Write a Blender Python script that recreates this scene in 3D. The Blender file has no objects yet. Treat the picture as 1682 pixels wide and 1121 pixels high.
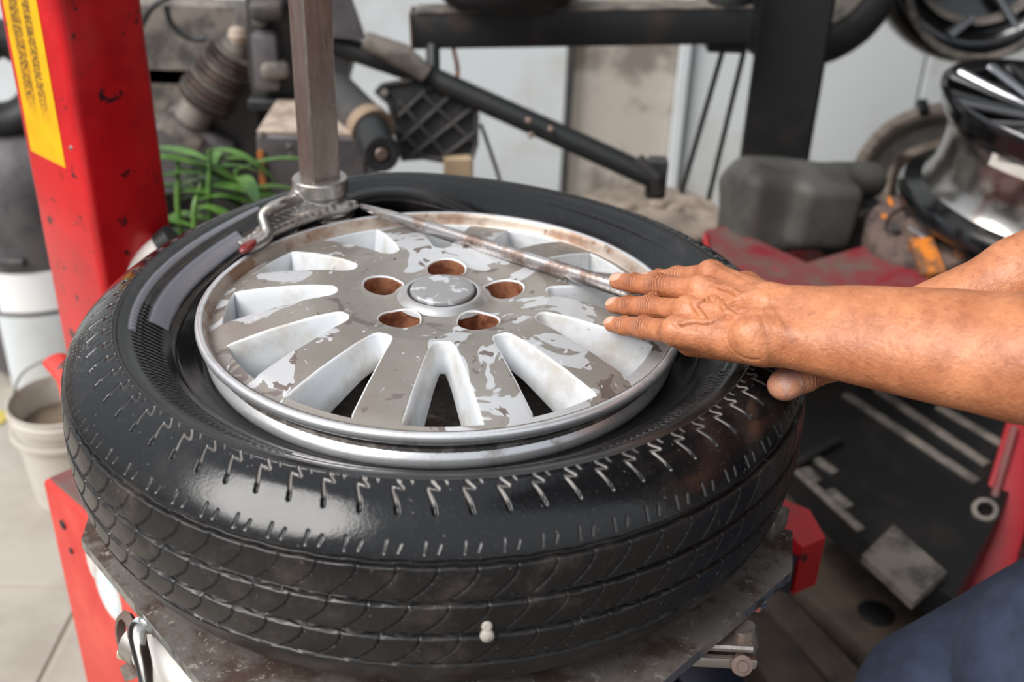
import bpy, bmesh, math, random
import numpy as np
from mathutils import Vector, Matrix, Quaternion, Euler
random.seed(7); RNG = np.random.default_rng(11)
PI = math.pi
sc = bpy.context.scene
COL = sc.collection

# ------------------------------------------------------------------ camera
CP = np.array([.0488, -.8910, .4530]); PITCH, YAW, ROLL, FPX = .5043, .0177, .0347, 1800.
cF = np.array([math.sin(YAW)*math.cos(PITCH), math.cos(YAW)*math.cos(PITCH), -math.sin(PITCH)])
_r = np.cross(cF, [0, 0, 1]); _r /= np.linalg.norm(_r); _u = np.cross(_r, cF)
cR = _r*math.cos(ROLL)+_u*math.sin(ROLL); cU = -_r*math.sin(ROLL)+_u*math.cos(ROLL)
def at(px, py, z=None, d=None, y=None):
    """world point seen at a photo pixel, on the plane z=.., y=.., or at depth d"""
    v = cF+cR*(px-841)/FPX-cU*(py-560.5)/FPX
    t = (z-CP[2])/v[2] if z is not None else ((y-CP[1])/v[1] if y is not None else d)
    return CP+v*t
cam = bpy.data.cameras.new('camera'); camo = bpy.data.objects.new('camera', cam); COL.objects.link(camo)
camo.matrix_world = Matrix(((cR[0], cU[0], -cF[0], CP[0]), (cR[1], cU[1], -cF[1], CP[1]), (cR[2], cU[2], -cF[2], CP[2]), (0, 0, 0, 1)))
cam.sensor_width = 36; cam.lens = 36*FPX/1682; cam.clip_start = .02; cam.clip_end = 60
cam.dof.use_dof = True; cam.dof.focus_distance = .90; cam.dof.aperture_fstop = 4.2; cam.dof.aperture_blades = 7
sc.camera = camo

# ------------------------------------------------------------------ world, light, exposure
w = bpy.data.worlds.new('world'); sc.world = w; w.use_nodes = True
nt = w.node_tree; bg = nt.nodes['Background']
tc = nt.nodes.new('ShaderNodeTexCoord'); sep = nt.nodes.new('ShaderNodeSeparateXYZ'); cr = nt.nodes.new('ShaderNodeValToRGB')
nt.links.new(tc.outputs['Generated'], sep.inputs[0]); nt.links.new(sep.outputs['Z'], cr.inputs[0])
cr.color_ramp.elements[0].position = 0.0; cr.color_ramp.elements[0].color = (.40, .42, .44, 1)
cr.color_ramp.elements[1].position = .6; cr.color_ramp.elements[1].color = (.86, .93, 1.0, 1)
nt.links.new(cr.outputs[0], bg.inputs[0]); bg.inputs[1].default_value = 1.12
sun = bpy.data.lights.new('sun', 'SUN'); suno = bpy.data.objects.new('sun', sun); COL.objects.link(suno)
sun.energy = 4.5; sun.angle = math.radians(38); sun.color = (1, .97, .93)
suno.rotation_euler = Vector((.66, .46, -.84)).to_track_quat('-Z', 'Y').to_euler()
sc.view_settings.view_transform = 'Standard'; sc.view_settings.look = 'None'
sc.view_settings.gamma = 1; sc.view_settings.use_curve_mapping = False
sc.view_settings.exposure = 0.0

# ------------------------------------------------------------------ materials
def srgb(*c):
    return tuple(((v/255)/12.92 if v/255 <= .04045 else ((v/255+.055)/1.055)**2.4) for v in c)
class NT:
    def __init__(s, name):
        s.m = bpy.data.materials.new(name); s.m.use_nodes = True; s.t = s.m.node_tree
        s.b = s.t.nodes['Principled BSDF']; s.tc = s.t.nodes.new('ShaderNodeTexCoord')
    def n(s, k, **kw):
        x = s.t.nodes.new(k)
        for a, v in kw.items(): setattr(x, a, v)
        return x
    def l(s, a, b): s.t.links.new(a, b)
    def noise(s, scale, detail=4, rough=.6, dist=0, vec=None):
        x = s.n('ShaderNodeTexNoise'); x.inputs['Scale'].default_value = scale; x.inputs['Detail'].default_value = detail
        x.inputs['Roughness'].default_value = rough; x.inputs['Distortion'].default_value = dist
        s.l(vec or s.tc.outputs['Object'], x.inputs['Vector']); return x.outputs['Fac']
    def ramp(s, fac, lo, hi, a=0., b=1.):
        x = s.n('ShaderNodeMapRange'); x.inputs['From Min'].default_value = lo; x.inputs['From Max'].default_value = hi
        x.inputs['To Min'].default_value = a; x.inputs['To Max'].default_value = b; s.l(fac, x.inputs['Value']); return x.outputs[0]
    def mix(s, fac, a, b):
        x = s.n('ShaderNodeMix', data_type='RGBA')
        for i, v in ((0, fac), (6, a), (7, b)):
            if isinstance(v, (tuple, list)): x.inputs[i].default_value = (*v[:3], 1)
            elif isinstance(v, (int, float)): x.inputs[i].default_value = v
            else: s.l(v, x.inputs[i])
        return x.outputs[2]
    def attr(s, name):
        x = s.n('ShaderNodeAttribute'); x.attribute_name = name; return x.outputs['Fac']
    def math(s, op, a, b=0.):
        x = s.n('ShaderNodeMath', operation=op)
        for i, v in enumerate((a, b)):
            if isinstance(v, (int, float)): x.inputs[i].default_value = v
            else: s.l(v, x.inputs[i])
        return x.outputs[0]
    def col(s, v):
        if isinstance(v, tuple): s.b.inputs['Base Color'].default_value = (*v, 1)
        else: s.l(v, s.b.inputs['Base Color'])
    def set(s, name, v):
        if isinstance(v, (int, float)): s.b.inputs[name].default_value = v
        else: s.l(v, s.b.inputs[name])
    def bump(s, h, strength=.3, dist=.001):
        x = s.n('ShaderNodeBump'); x.inputs['Strength'].default_value = strength; x.inputs['Distance'].default_value = dist
        s.l(h, x.inputs['Height']); s.l(x.outputs[0], s.b.inputs['Normal'])
def mat(name, c, rough=.5, metal=0., c2=None, scale=20, lo=.5, hi=.65, c3=None, scale3=60, lo3=.6, hi3=.7, rough2=None, bump=0., bscale=150, bdist=.0006, coat=0.):
    s = NT(name); s.set('Metallic', metal); s.set('Roughness', rough); out = c
    if c2:
        f = s.ramp(s.noise(scale, 6, .65), lo, hi); out = s.mix(f, c, c2)
        if rough2 is not None: s.set('Roughness', s.ramp(f, 0, 1, rough, rough2))
    if c3: out = s.mix(s.ramp(s.noise(scale3, 5, .7), lo3, hi3), out, c3)
    s.col(out)
    if bump: s.bump(s.noise(bscale, 4), bump, bdist)
    if coat: s.set('Coat Weight', coat); s.set('Coat Roughness', .12)
    return s.m

def M_rubber(name, base, tread=False):
    s = NT(name); d = s.attr('dust'); g = s.attr('sky_sheen')
    blot = s.ramp(s.noise(14, 6, .7), .52, .68)
    fine = s.ramp(s.noise(330, 3, .7), .6, .72)
    c = s.mix(s.math('MULTIPLY', blot, .16 if not tread else .42), base, srgb(88, 78, 72))
    c = s.mix(s.math('MULTIPLY', fine, .07), c, srgb(150, 145, 140))
    c = s.mix(g, c, srgb(112, 112, 120))  # grey painted in for sky reflected on the raised bands
    c = s.mix(d, c, srgb(168, 160, 154))
    s.col(c)
    r = s.ramp(s.noise(9, 5, .6), .38, .66, .10 if not tread else .26, .26 if not tread else .50)
    s.set('Roughness', s.math('ADD', r, s.math('MULTIPLY', d, .4)))
    s.set('Specular IOR Level', .42)
    s.bump(s.math('ADD', s.noise(420, 3), s.math('MULTIPLY', s.noise(60, 4), 1.2)), .16, .0006)
    return s.m
def M_wheelface():
    s = NT('worn wheel face')
    v = s.n('ShaderNodeMapping'); v.inputs['Scale'].default_value = (1, 1, .3); s.l(s.tc.outputs['Object'], v.inputs[0])
    n1 = s.noise(13, 3, .55, 1.2, v.outputs[0]); n2 = s.noise(27, 3, .55, 1.6, v.outputs[0]); n3 = s.noise(150, 4, .7)
    pat = s.ramp(n1, .565, .572); pat2 = s.ramp(n2, .61, .62)
    c = s.mix(s.ramp(s.noise(6, 3), .35, .65), srgb(134, 127, 120), srgb(152, 146, 139))
    c = s.mix(s.ramp(n3, .55, .75, 0, .35), c, srgb(112, 102, 94))
    c = s.mix(pat, c, srgb(192, 192, 194)); c = s.mix(pat2, c, srgb(116, 104, 100))
    pat3 = s.ramp(s.noise(40, 4, .6, 2.2), .655, .665)
    c = s.mix(pat3, c, srgb(210, 210, 213))
    s.col(c); s.set('Metallic', .45)
    s.set('Roughness', s.ramp(pat, 0, 1, .36, .46))
    s.bump(s.math('ADD', s.math('MULTIPLY', pat, .6), s.math('MULTIPLY', n3, .4)), .25, .0006); return s.m
def M_skin():
    s = NT('weathered brown skin')
    wv = s.attr('wrinkle'); t = s.attr('crease'); pale = s.attr('pale')
    n1 = s.noise(28, 5, .65); n2 = s.noise(160, 5, .7)
    c = s.mix(s.ramp(n1, .34, .66), srgb(196, 128, 88), srgb(158, 94, 60))
    c = s.mix(s.ramp(n2, .52, .72, 0, .5), c, srgb(126, 68, 44))
    c = s.mix(s.math('MULTIPLY', t, .8), c, srgb(84, 42, 28))
    c = s.mix(s.math('MULTIPLY', pale, .75), c, srgb(196, 146, 122))
    s.col(c); s.set('Roughness', s.ramp(n2, .3, .7, .36, .52)); s.set('Subsurface Weight', .08)
    s.b.inputs['Subsurface Radius'].default_value = (.008, .0035, .002); s.b.inputs['Subsurface Scale'].default_value = .6
    vo = s.n('ShaderNodeTexVoronoi'); vo.inputs['Scale'].default_value = 300; s.l(s.tc.outputs['Object'], vo.inputs['Vector'])
    vo2 = s.n('ShaderNodeTexVoronoi'); vo2.inputs['Scale'].default_value = 620; s.l(s.tc.outputs['Object'], vo2.inputs['Vector'])
    h = s.math('ADD', s.math('MULTIPLY', vo.outputs['Distance'], .5), s.math('MULTIPLY', n2, 1.3))
    h = s.math('ADD', h, s.math('MULTIPLY', vo2.outputs['Distance'], .3))
    h = s.math('SUBTRACT', h, s.math('MULTIPLY', t, 1.4))
    s.bump(h, .5, .0011); return s.m
def M_steelplate(name, a, b, c3):
    return mat(name, a, .42, .45, b, 24, .46, .6, c3, 120, .58, .66, .7, .5, 260, .0008)

m_rub = M_rubber('glossy wet rubber', srgb(15, 15, 17)); m_tread = M_rubber('dusty tread rubber', srgb(25, 23, 23), True)
m_rub2 = mat('dark matt rubber', srgb(34, 34, 35), .6, 0, srgb(62, 58, 54), 12)
m_face = M_wheelface()
m_wsil = mat('white silver wheel paint', srgb(216, 218, 221), .34, .15, srgb(192, 187, 179), 22, .48, .68, srgb(142, 112, 90), 80, .66, .74)
m_silver = mat('satin silver paint', srgb(184, 183, 184), .33, .6, srgb(170, 166, 162), 30, .5, .7)
m_lip = mat('bare rim lip', srgb(214, 213, 215), .30, .7, srgb(176, 172, 170), 45, .52, .68, srgb(122, 100, 86), 130, .68, .74, .5, .3, 300, .0004)
m_grime = mat('brown rim grime', srgb(178, 164, 152), .45, .4, srgb(138, 108, 88), 22, .47, .62, srgb(92, 64, 48), 70, .62, .7)
m_lug = mat('rusty bolt hole', srgb(150, 100, 74), .5, .35, srgb(108, 62, 42), 90, .45, .6, srgb(196, 150, 120), 200, .66, .72)
m_cap = mat('scuffed centre cap', srgb(150, 148, 148), .38, .4, srgb(196, 197, 202), 46, .55, .57, srgb(96, 86, 78), 130, .64, .67, .5, .3, 200)
m_barrel = mat('dark inner barrel', srgb(120, 118, 116), .45, .6, srgb(58, 52, 48), 16, .4, .6)
m_steel = mat('scratched bright steel', srgb(176, 168, 162), .34, .8, srgb(136, 120, 110), 30, .46, .62, srgb(84, 66, 56), 110, .66, .74, .48, .4, 300, .0005)
m_lever = mat('worn lever steel', srgb(190, 185, 184), .26, .95, srgb(132, 114, 106), 34, .48, .62, srgb(84, 64, 56), 120, .6, .68, .5, .3, 400, .0004)
m_cast = mat('cast mount head steel', srgb(168, 164, 160), .30, .85, srgb(146, 136, 126), 50, .5, .64, srgb(84, 66, 52), 130, .62, .7, .55, .6, 200, .0012)
m_chrome = mat('chrome', srgb(215, 213, 210), .22, 1., srgb(120, 108, 98), 60, .6, .7)
m_plate = M_steelplate('oily turntable steel', srgb(128, 120, 114), srgb(84, 68, 60), srgb(168, 160, 152))
m_plateedge = mat('bright plate edge', srgb(176, 176, 174), .32, .9, srgb(110, 104, 98), 60, .5, .62)
m_red = mat('red machine paint', srgb(204, 16, 26), .38, 0, srgb(176, 8, 20), 9, .42, .62, srgb(56, 20, 26), 30, .63, .66, .3, .25, 60, .0005, .25)
m_redlit = mat('side-lit red paint', srgb(206, 68, 56), .42, 0, srgb(190, 48, 42), 8, .42, .62, srgb(120, 84, 74), 40, .68, .72, .5, .25, 60, .0005)  # lighter red: strong light from the left put into the colour
m_redust = mat('dusty dark red paint', srgb(128, 32, 42), .6, 0, srgb(104, 84, 78), 7, .4, .6, srgb(170, 24, 48), 12, .6, .66)
m_blk = mat('black machine paint', srgb(34, 36, 37), .5, .1, srgb(58, 50, 46), 14, .5, .68, srgb(120, 84, 72), 50, .68, .74)
m_blk2 = mat('near black paint', srgb(28, 29, 30), .45, .1, srgb(44, 40, 38), 10, .5, .7)
m_dust = mat('dusty grey metal', srgb(124, 116, 108), .7, .1, srgb(72, 68, 66), 18, .45, .62, srgb(140, 128, 118), 40, .6, .72)
m_darkgrey = mat('dark grey cast iron', srgb(66, 65, 66), .6, .3, srgb(92, 84, 78), 15, .5, .7)
m_beige = mat('beige dust', srgb(176, 160, 146), .85, 0, srgb(140, 124, 112), 22, .45, .6, srgb(104, 94, 88), 30, .6, .7)
m_greyp = mat('grey painted sheet', srgb(96, 92, 94), .5, .2, srgb(74, 72, 74), 12, .45, .6)
m_wood = mat('grimy planks', srgb(92, 78, 66), .75, 0, srgb(66, 56, 50), 9, .42, .62, srgb(44, 38, 34), 24, .6, .68)
m_wall = mat('stained white wall', srgb(214, 219, 222), .75, 0, srgb(196, 196, 192), 2.6, .5, .66, srgb(150, 142, 132), 7, .68, .8)
m_wall2 = mat('stained grey brown panel', srgb(190, 182, 172), .8, 0, srgb(134, 126, 116), 5, .48, .6, srgb(196, 196, 192), 9, .6, .7)
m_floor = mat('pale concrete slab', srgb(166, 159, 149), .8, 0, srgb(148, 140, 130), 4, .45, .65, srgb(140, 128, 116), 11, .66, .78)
m_dirtshade = mat('dirty shaded concrete', srgb(92, 84, 76), .85, 0, srgb(70, 62, 56), 7, .45, .65)
m_joint = mat('slab joint filler', srgb(160, 150, 136), .9)
m_leaf = mat('fresh green leaf', srgb(86, 124, 54), .45, 0, srgb(52, 88, 34), 14, .45, .6)
m_white = mat('white plastic', srgb(204, 200, 194), .5, 0, srgb(190, 180, 170), 12, .5, .7)
m_bucket = mat('dirty white bucket plastic', srgb(190, 184, 174), .5, 0, srgb(164, 152, 138), 9, .5, .66)
m_slurry = mat('brown sludge', srgb(110, 94, 78), .5, 0, srgb(84, 70, 58), 12)
m_orange = mat('orange rust paint', srgb(206, 118, 30), .7, 0, srgb(110, 74, 50), 34, .42, .56)
m_rust = mat('rusty brown metal', srgb(110, 92, 84), .7, .3, srgb(70, 60, 58), 20, .45, .6, srgb(150, 128, 118), 50, .6, .7)
m_denim = mat('navy denim', srgb(38, 48, 70), .85, 0, srgb(28, 36, 54), 30, .4, .6, None, bump=.5, bscale=900, bdist=.0006)
m_shirt = mat('navy shirt cloth', srgb(38, 46, 66), .85, 0, srgb(30, 36, 52), 12)
m_nail = mat('finger nail', srgb(186, 140, 116), .36, 0, srgb(198, 158, 138), 90, .4, .6)
m_nail2 = mat('dull thumb nail', srgb(190, 150, 134), .4, 0, srgb(166, 120, 106), 90, .4, .6)
m_skin = M_skin()
m_hair = mat('short black hair', srgb(24, 22, 22), .6)
m_redplast = mat('red plastic insert', srgb(112, 36, 34), .2, 0, srgb(96, 56, 52), 60)
m_stone = mat('pale pebble', srgb(168, 160, 150), .6, 0, srgb(128, 120, 110), 160)
m_hose = mat('black hose rubber', srgb(30, 31, 32), .4)
m_pink = mat('pinkish worn bolt', srgb(128, 108, 100), .4, .5)
m_blackgloss = mat('gloss black wheel paint', srgb(16, 17, 19), .16, 0, coat=.5)
m_chromedust = mat('dusty polished barrel', srgb(170, 166, 162), .2, .95, srgb(120, 108, 100), 9, .5, .62)
m_mach = mat('machined grey', srgb(150, 152, 158), .3, .8)
m_tan = mat('tan band', srgb(150, 128, 108), .6, .2)
def M_streak(name, a, b, c3, axis_scale, metal=.6, rough=.42):
    s = NT(name); mp = s.n('ShaderNodeMapping'); mp.inputs['Scale'].default_value = axis_scale; s.l(s.tc.outputs['Object'], mp.inputs[0])
    n1 = s.noise(1, 6, .75, .3, mp.outputs[0]); n2 = s.noise(3.1, 5, .7, .2, mp.outputs[0])
    c = s.mix(s.ramp(n1, .42, .6), a, b); c = s.mix(s.ramp(n2, .58, .68, 0, .8), c, c3); s.col(c)
    s.set('Metallic', metal); s.set('Roughness', s.ramp(n2, .3, .7, rough-.12, rough+.15)); s.bump(n2, .35, .0006); return s.m
m_shaft = M_streak('brown worn shaft steel', srgb(156, 146, 139), srgb(138, 126, 118), srgb(108, 92, 84), (44, 44, 9), .8, .34)
m_gap = mat('dark gap', srgb(36, 30, 26), .7)
m_yellow = None
def M_yellow():
    s = NT('worn yellow decal')
    uv = s.tc.outputs['UV']; sp = s.n('ShaderNodeSeparateXYZ'); s.l(uv, sp.inputs[0])
    U, V = sp.outputs[0], sp.outputs[1]
    base = s.mix(s.ramp(s.noise(30, 3), .4, .7), srgb(236, 178, 4), srgb(222, 160, 4))
    # two worn columns of tiny illegible print, heavier wear towards the top
    mp = s.n('ShaderNodeMapping'); mp.inputs['Scale'].default_value = (6, 34, 1); s.l(uv, mp.inputs[0])
    tx = s.ramp(s.noise(3.2, 5, .75, 0, mp.outputs[0]), .44, .52)
    mp2 = s.n('ShaderNodeMapping'); mp2.inputs['Scale'].default_value = (6, 26, 1); s.l(uv, mp2.inputs[0])
    wear = s.ramp(s.noise(2.4, 6, .8, 0, mp2.outputs[0]), .44, .52)
    c1 = s.math('SUBTRACT', 1., s.math('MULTIPLY', s.math('ABSOLUTE', s.math('SUBTRACT', U, .30)), 5.6))
    c2 = s.math('SUBTRACT', 1., s.math('MULTIPLY', s.math('ABSOLUTE', s.math('SUBTRACT', U, .66)), 7.))
    colm = s.math('MAXIMUM', s.ramp(c1, 0, .4), s.ramp(c2, 0, .4))
    vm = s.ramp(V, .10, .17)
    f = s.math('MULTIPLY', s.math('MULTIPLY', tx, colm), vm)
    f2 = s.math('MULTIPLY', s.math('MULTIPLY', wear, s.ramp(V, .22, .62)), s.math('MULTIPLY', colm, 1.3))
    f = s.math('MINIMUM', s.math('MAXIMUM', f, f2), 1.)
    s.col(s.mix(s.math('MULTIPLY', f, .92), base, srgb(70, 50, 30))); s.set('Roughness', .45); return s.m
m_yellow = M_yellow()

# ------------------------------------------------------------------ mesh helpers
def V3(*a): return np.array(a, float)
def unit(v): v = np.asarray(v, float); return v/np.linalg.norm(v)
def frame(d):
    d = unit(d); a = np.array([0, 0, 1.]) if abs(d[2]) < .9 else np.array([1., 0, 0])
    u = unit(np.cross(d, a)); return u, np.cross(d, u), d
LOC = {}
def mesh_obj(name, verts, faces, mats, parent=None, smooth=True, sharp=35, mi=None, attrs=None, uvs=None):
    verts = np.asarray(verts, float).reshape(-1, 3)
    if parent is not None: o0 = LOC[parent.name_full]
    else:
        lo, hi = verts.min(0), verts.max(0); o0 = np.array([(lo[0]+hi[0])/2, (lo[1]+hi[1])/2, lo[2]])
    me = bpy.data.meshes.new(name)
    if isinstance(faces, np.ndarray):
        nf, k = faces.shape; vv = (verts-o0).astype(np.float32)
        me.vertices.add(len(vv)); me.vertices.foreach_set('co', vv.ravel())
        me.loops.add(nf*k); me.loops.foreach_set('vertex_index', faces.astype(np.int32).ravel())
        me.polygons.add(nf); me.polygons.foreach_set('loop_start', np.arange(0, nf*k, k, dtype=np.int32))
        me.polygons.foreach_set('loop_total', np.full(nf, k, np.int32))
        me.update(calc_edges=True)
    else: me.from_pydata([tuple(v) for v in (verts-o0)], [], [tuple(int(i) for i in f) for f in faces])
    for m in (mats if isinstance(mats, (list, tuple)) else [mats]): me.materials.append(m)
    if mi is not None: me.polygons.foreach_set('material_index', np.asarray(mi, np.int32))
    me.polygons.foreach_set('use_smooth', np.full(len(me.polygons), smooth))
    if attrs:
        for k, v in attrs.items():
            a = me.attributes.new(k, 'FLOAT', 'POINT'); a.data.foreach_set('value', np.asarray(v, np.float32))
    if uvs is not None:
        ul = me.uv_layers.new(name='uv'); ul.data.foreach_set('uv', np.asarray(uvs, np.float32).ravel())
    me.update()
    if smooth and sharp: me.set_sharp_from_angle(angle=math.radians(sharp))
    o = bpy.data.objects.new(name, me); COL.objects.link(o)
    if parent is not None: o.parent = parent; LOC[o.name_full] = o0
    else: o.location = o0; LOC[o.name_full] = o0
    return o
def thing(name, label, cat, loc, group=None, kind=None):
    o = bpy.data.objects.new(name, None); COL.objects.link(o); o.location = tuple(loc); o.empty_display_size = .05
    LOC[o.name_full] = np.array(loc, float); tag(o, label, cat, group, kind); return o
def tag(o, label=None, cat=None, group=None, kind=None):
    if label: o['label'] = label
    if cat: o['category'] = cat
    if group: o['group'] = group
    if kind: o['kind'] = kind
    return o
class MB:
    def __init__(s): s.v = []; s.f = []; s.m = []; s.n = 0
    def add(s, v, f, m=0):
        s.v.append(np.asarray(v, float).reshape(-1, 3)); s.f += [tuple(i+s.n for i in q) for q in f]; s.m += [m]*len(f); s.n += len(s.v[-1]); return s
    def box(s, c, size, R=None, bev=.002, m=0, seg=1):
        bm = bmesh.new(); bmesh.ops.create_cube(bm, size=1)
        for v in bm.verts: v.co = Vector((v.co.x*size[0], v.co.y*size[1], v.co.z*size[2]))
        if bev: bmesh.ops.bevel(bm, geom=bm.edges[:], offset=min(bev, min(size)*.45), segments=seg, profile=.5, affect='EDGES')
        P = np.array([v.co[:] for v in bm.verts]); F = [[v.index for v in f.verts] for f in bm.faces]; bm.free()
        if R is not None: P = P@np.array(R).T
        return s.add(P+np.array(c), F, m)
    def tube(s, pts, r, n=16, cap=True, m=0, ax=(1, 1)):
        pts = [np.array(p, float) for p in pts]; k = len(pts); r = [r]*k if np.isscalar(r) else list(r)
        up = None; V = []; F = []
        for i, p in enumerate(pts):
            d = unit(pts[min(i+1, k-1)]-pts[max(i-1, 0)])
            if up is None: up, _, _ = frame(d)
            up = unit(up-d*np.dot(up, d)); sd = np.cross(d, up)
            for j in range(n):
                a = 2*PI*j/n; V.append(p+(up*math.cos(a)*ax[0]+sd*math.sin(a)*ax[1])*r[i])
        for i in range(k-1):
            for j in range(n): F.append((i*n+j, i*n+(j+1) % n, (i+1)*n+(j+1) % n, (i+1)*n+j))
        if cap: F.append(tuple(range(n))[::-1]); F.append(tuple(range((k-1)*n, k*n)))
        return s.add(V, F, m)
    def lathe(s, prof, c, axis=(0, 0, 1), n=48, m=0, closed=False, a0=0, a1=2*PI):
        u, v, d = frame(axis) if not np.allclose(axis, (0, 0, 1)) else (V3(1, 0, 0), V3(0, 1, 0), V3(0, 0, 1))
        k = len(prof); V = []; F = []; full = abs(a1-a0-2*PI) < 1e-6; nn = n if full else n+1
        for j in range(nn):
            a = a0+(a1-a0)*j/n; e = u*math.cos(a)+v*math.sin(a)
            for (r, z) in prof: V.append(np.array(c)+e*r+d*z)
        for j in range(n):
            j2 = (j+1) % nn
            for i in range(k if closed else k-1):
                i2 = (i+1) % k; F.append((j*k+i, j2*k+i, j2*k+i2, j*k+i2))
        return s.add(V, F, m)
    def prism(s, poly, thick, m=0):
        """poly: list of world points (top face); thick: vector to the bottom face"""
        P = [np.array(p, float) for p in poly]; k = len(P); t = np.array(thick, float)
        V = P+[p+t for p in P]; F = [tuple(range(k)), tuple(range(2*k-1, k-1, -1))]
        F += [(i, i+k, (i+1) % k+k, (i+1) % k) for i in range(k)]; return s.add(V, F, m)
    def build(s, name, mats, parent=None, smooth=True, sharp=35, fix=True):
        V = np.concatenate(s.v); o = mesh_obj(name, V, s.f, mats, parent, smooth, None, s.m)
        if fix:
            bm = bmesh.new(); bm.from_mesh(o.data); bmesh.ops.recalc_face_normals(bm, faces=bm.faces[:]); bm.to_mesh(o.data); bm.free()
        if smooth: o.data.set_sharp_from_angle(angle=math.radians(sharp))
        return o
def spline(pts, n=8):
    pts = [np.array(p, float) for p in pts]; out = []; P = [2*pts[0]-pts[1]]+pts+[2*pts[-1]-pts[-2]]
    for i in range(1, len(P)-2):
        for t in np.linspace(0, 1, n, endpoint=False):
            a, b, c, d = P[i-1:i+3]; out.append(.5*((2*b)+(-a+c)*t+(2*a-5*b+4*c-d)*t*t+(-a+3*b-3*c+d)*t**3))
    return out+[pts[-1]]
def rotz(a): c, s_ = math.cos(a), math.sin(a); return np.array([[c, -s_, 0], [s_, c, 0], [0, 0, 1]])
def axes(d, up=(0, 0, 1)):
    d = unit(d); y = unit(np.cross(up, d)); z = np.cross(d, y); return np.stack([d, y, z], 1)

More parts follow.
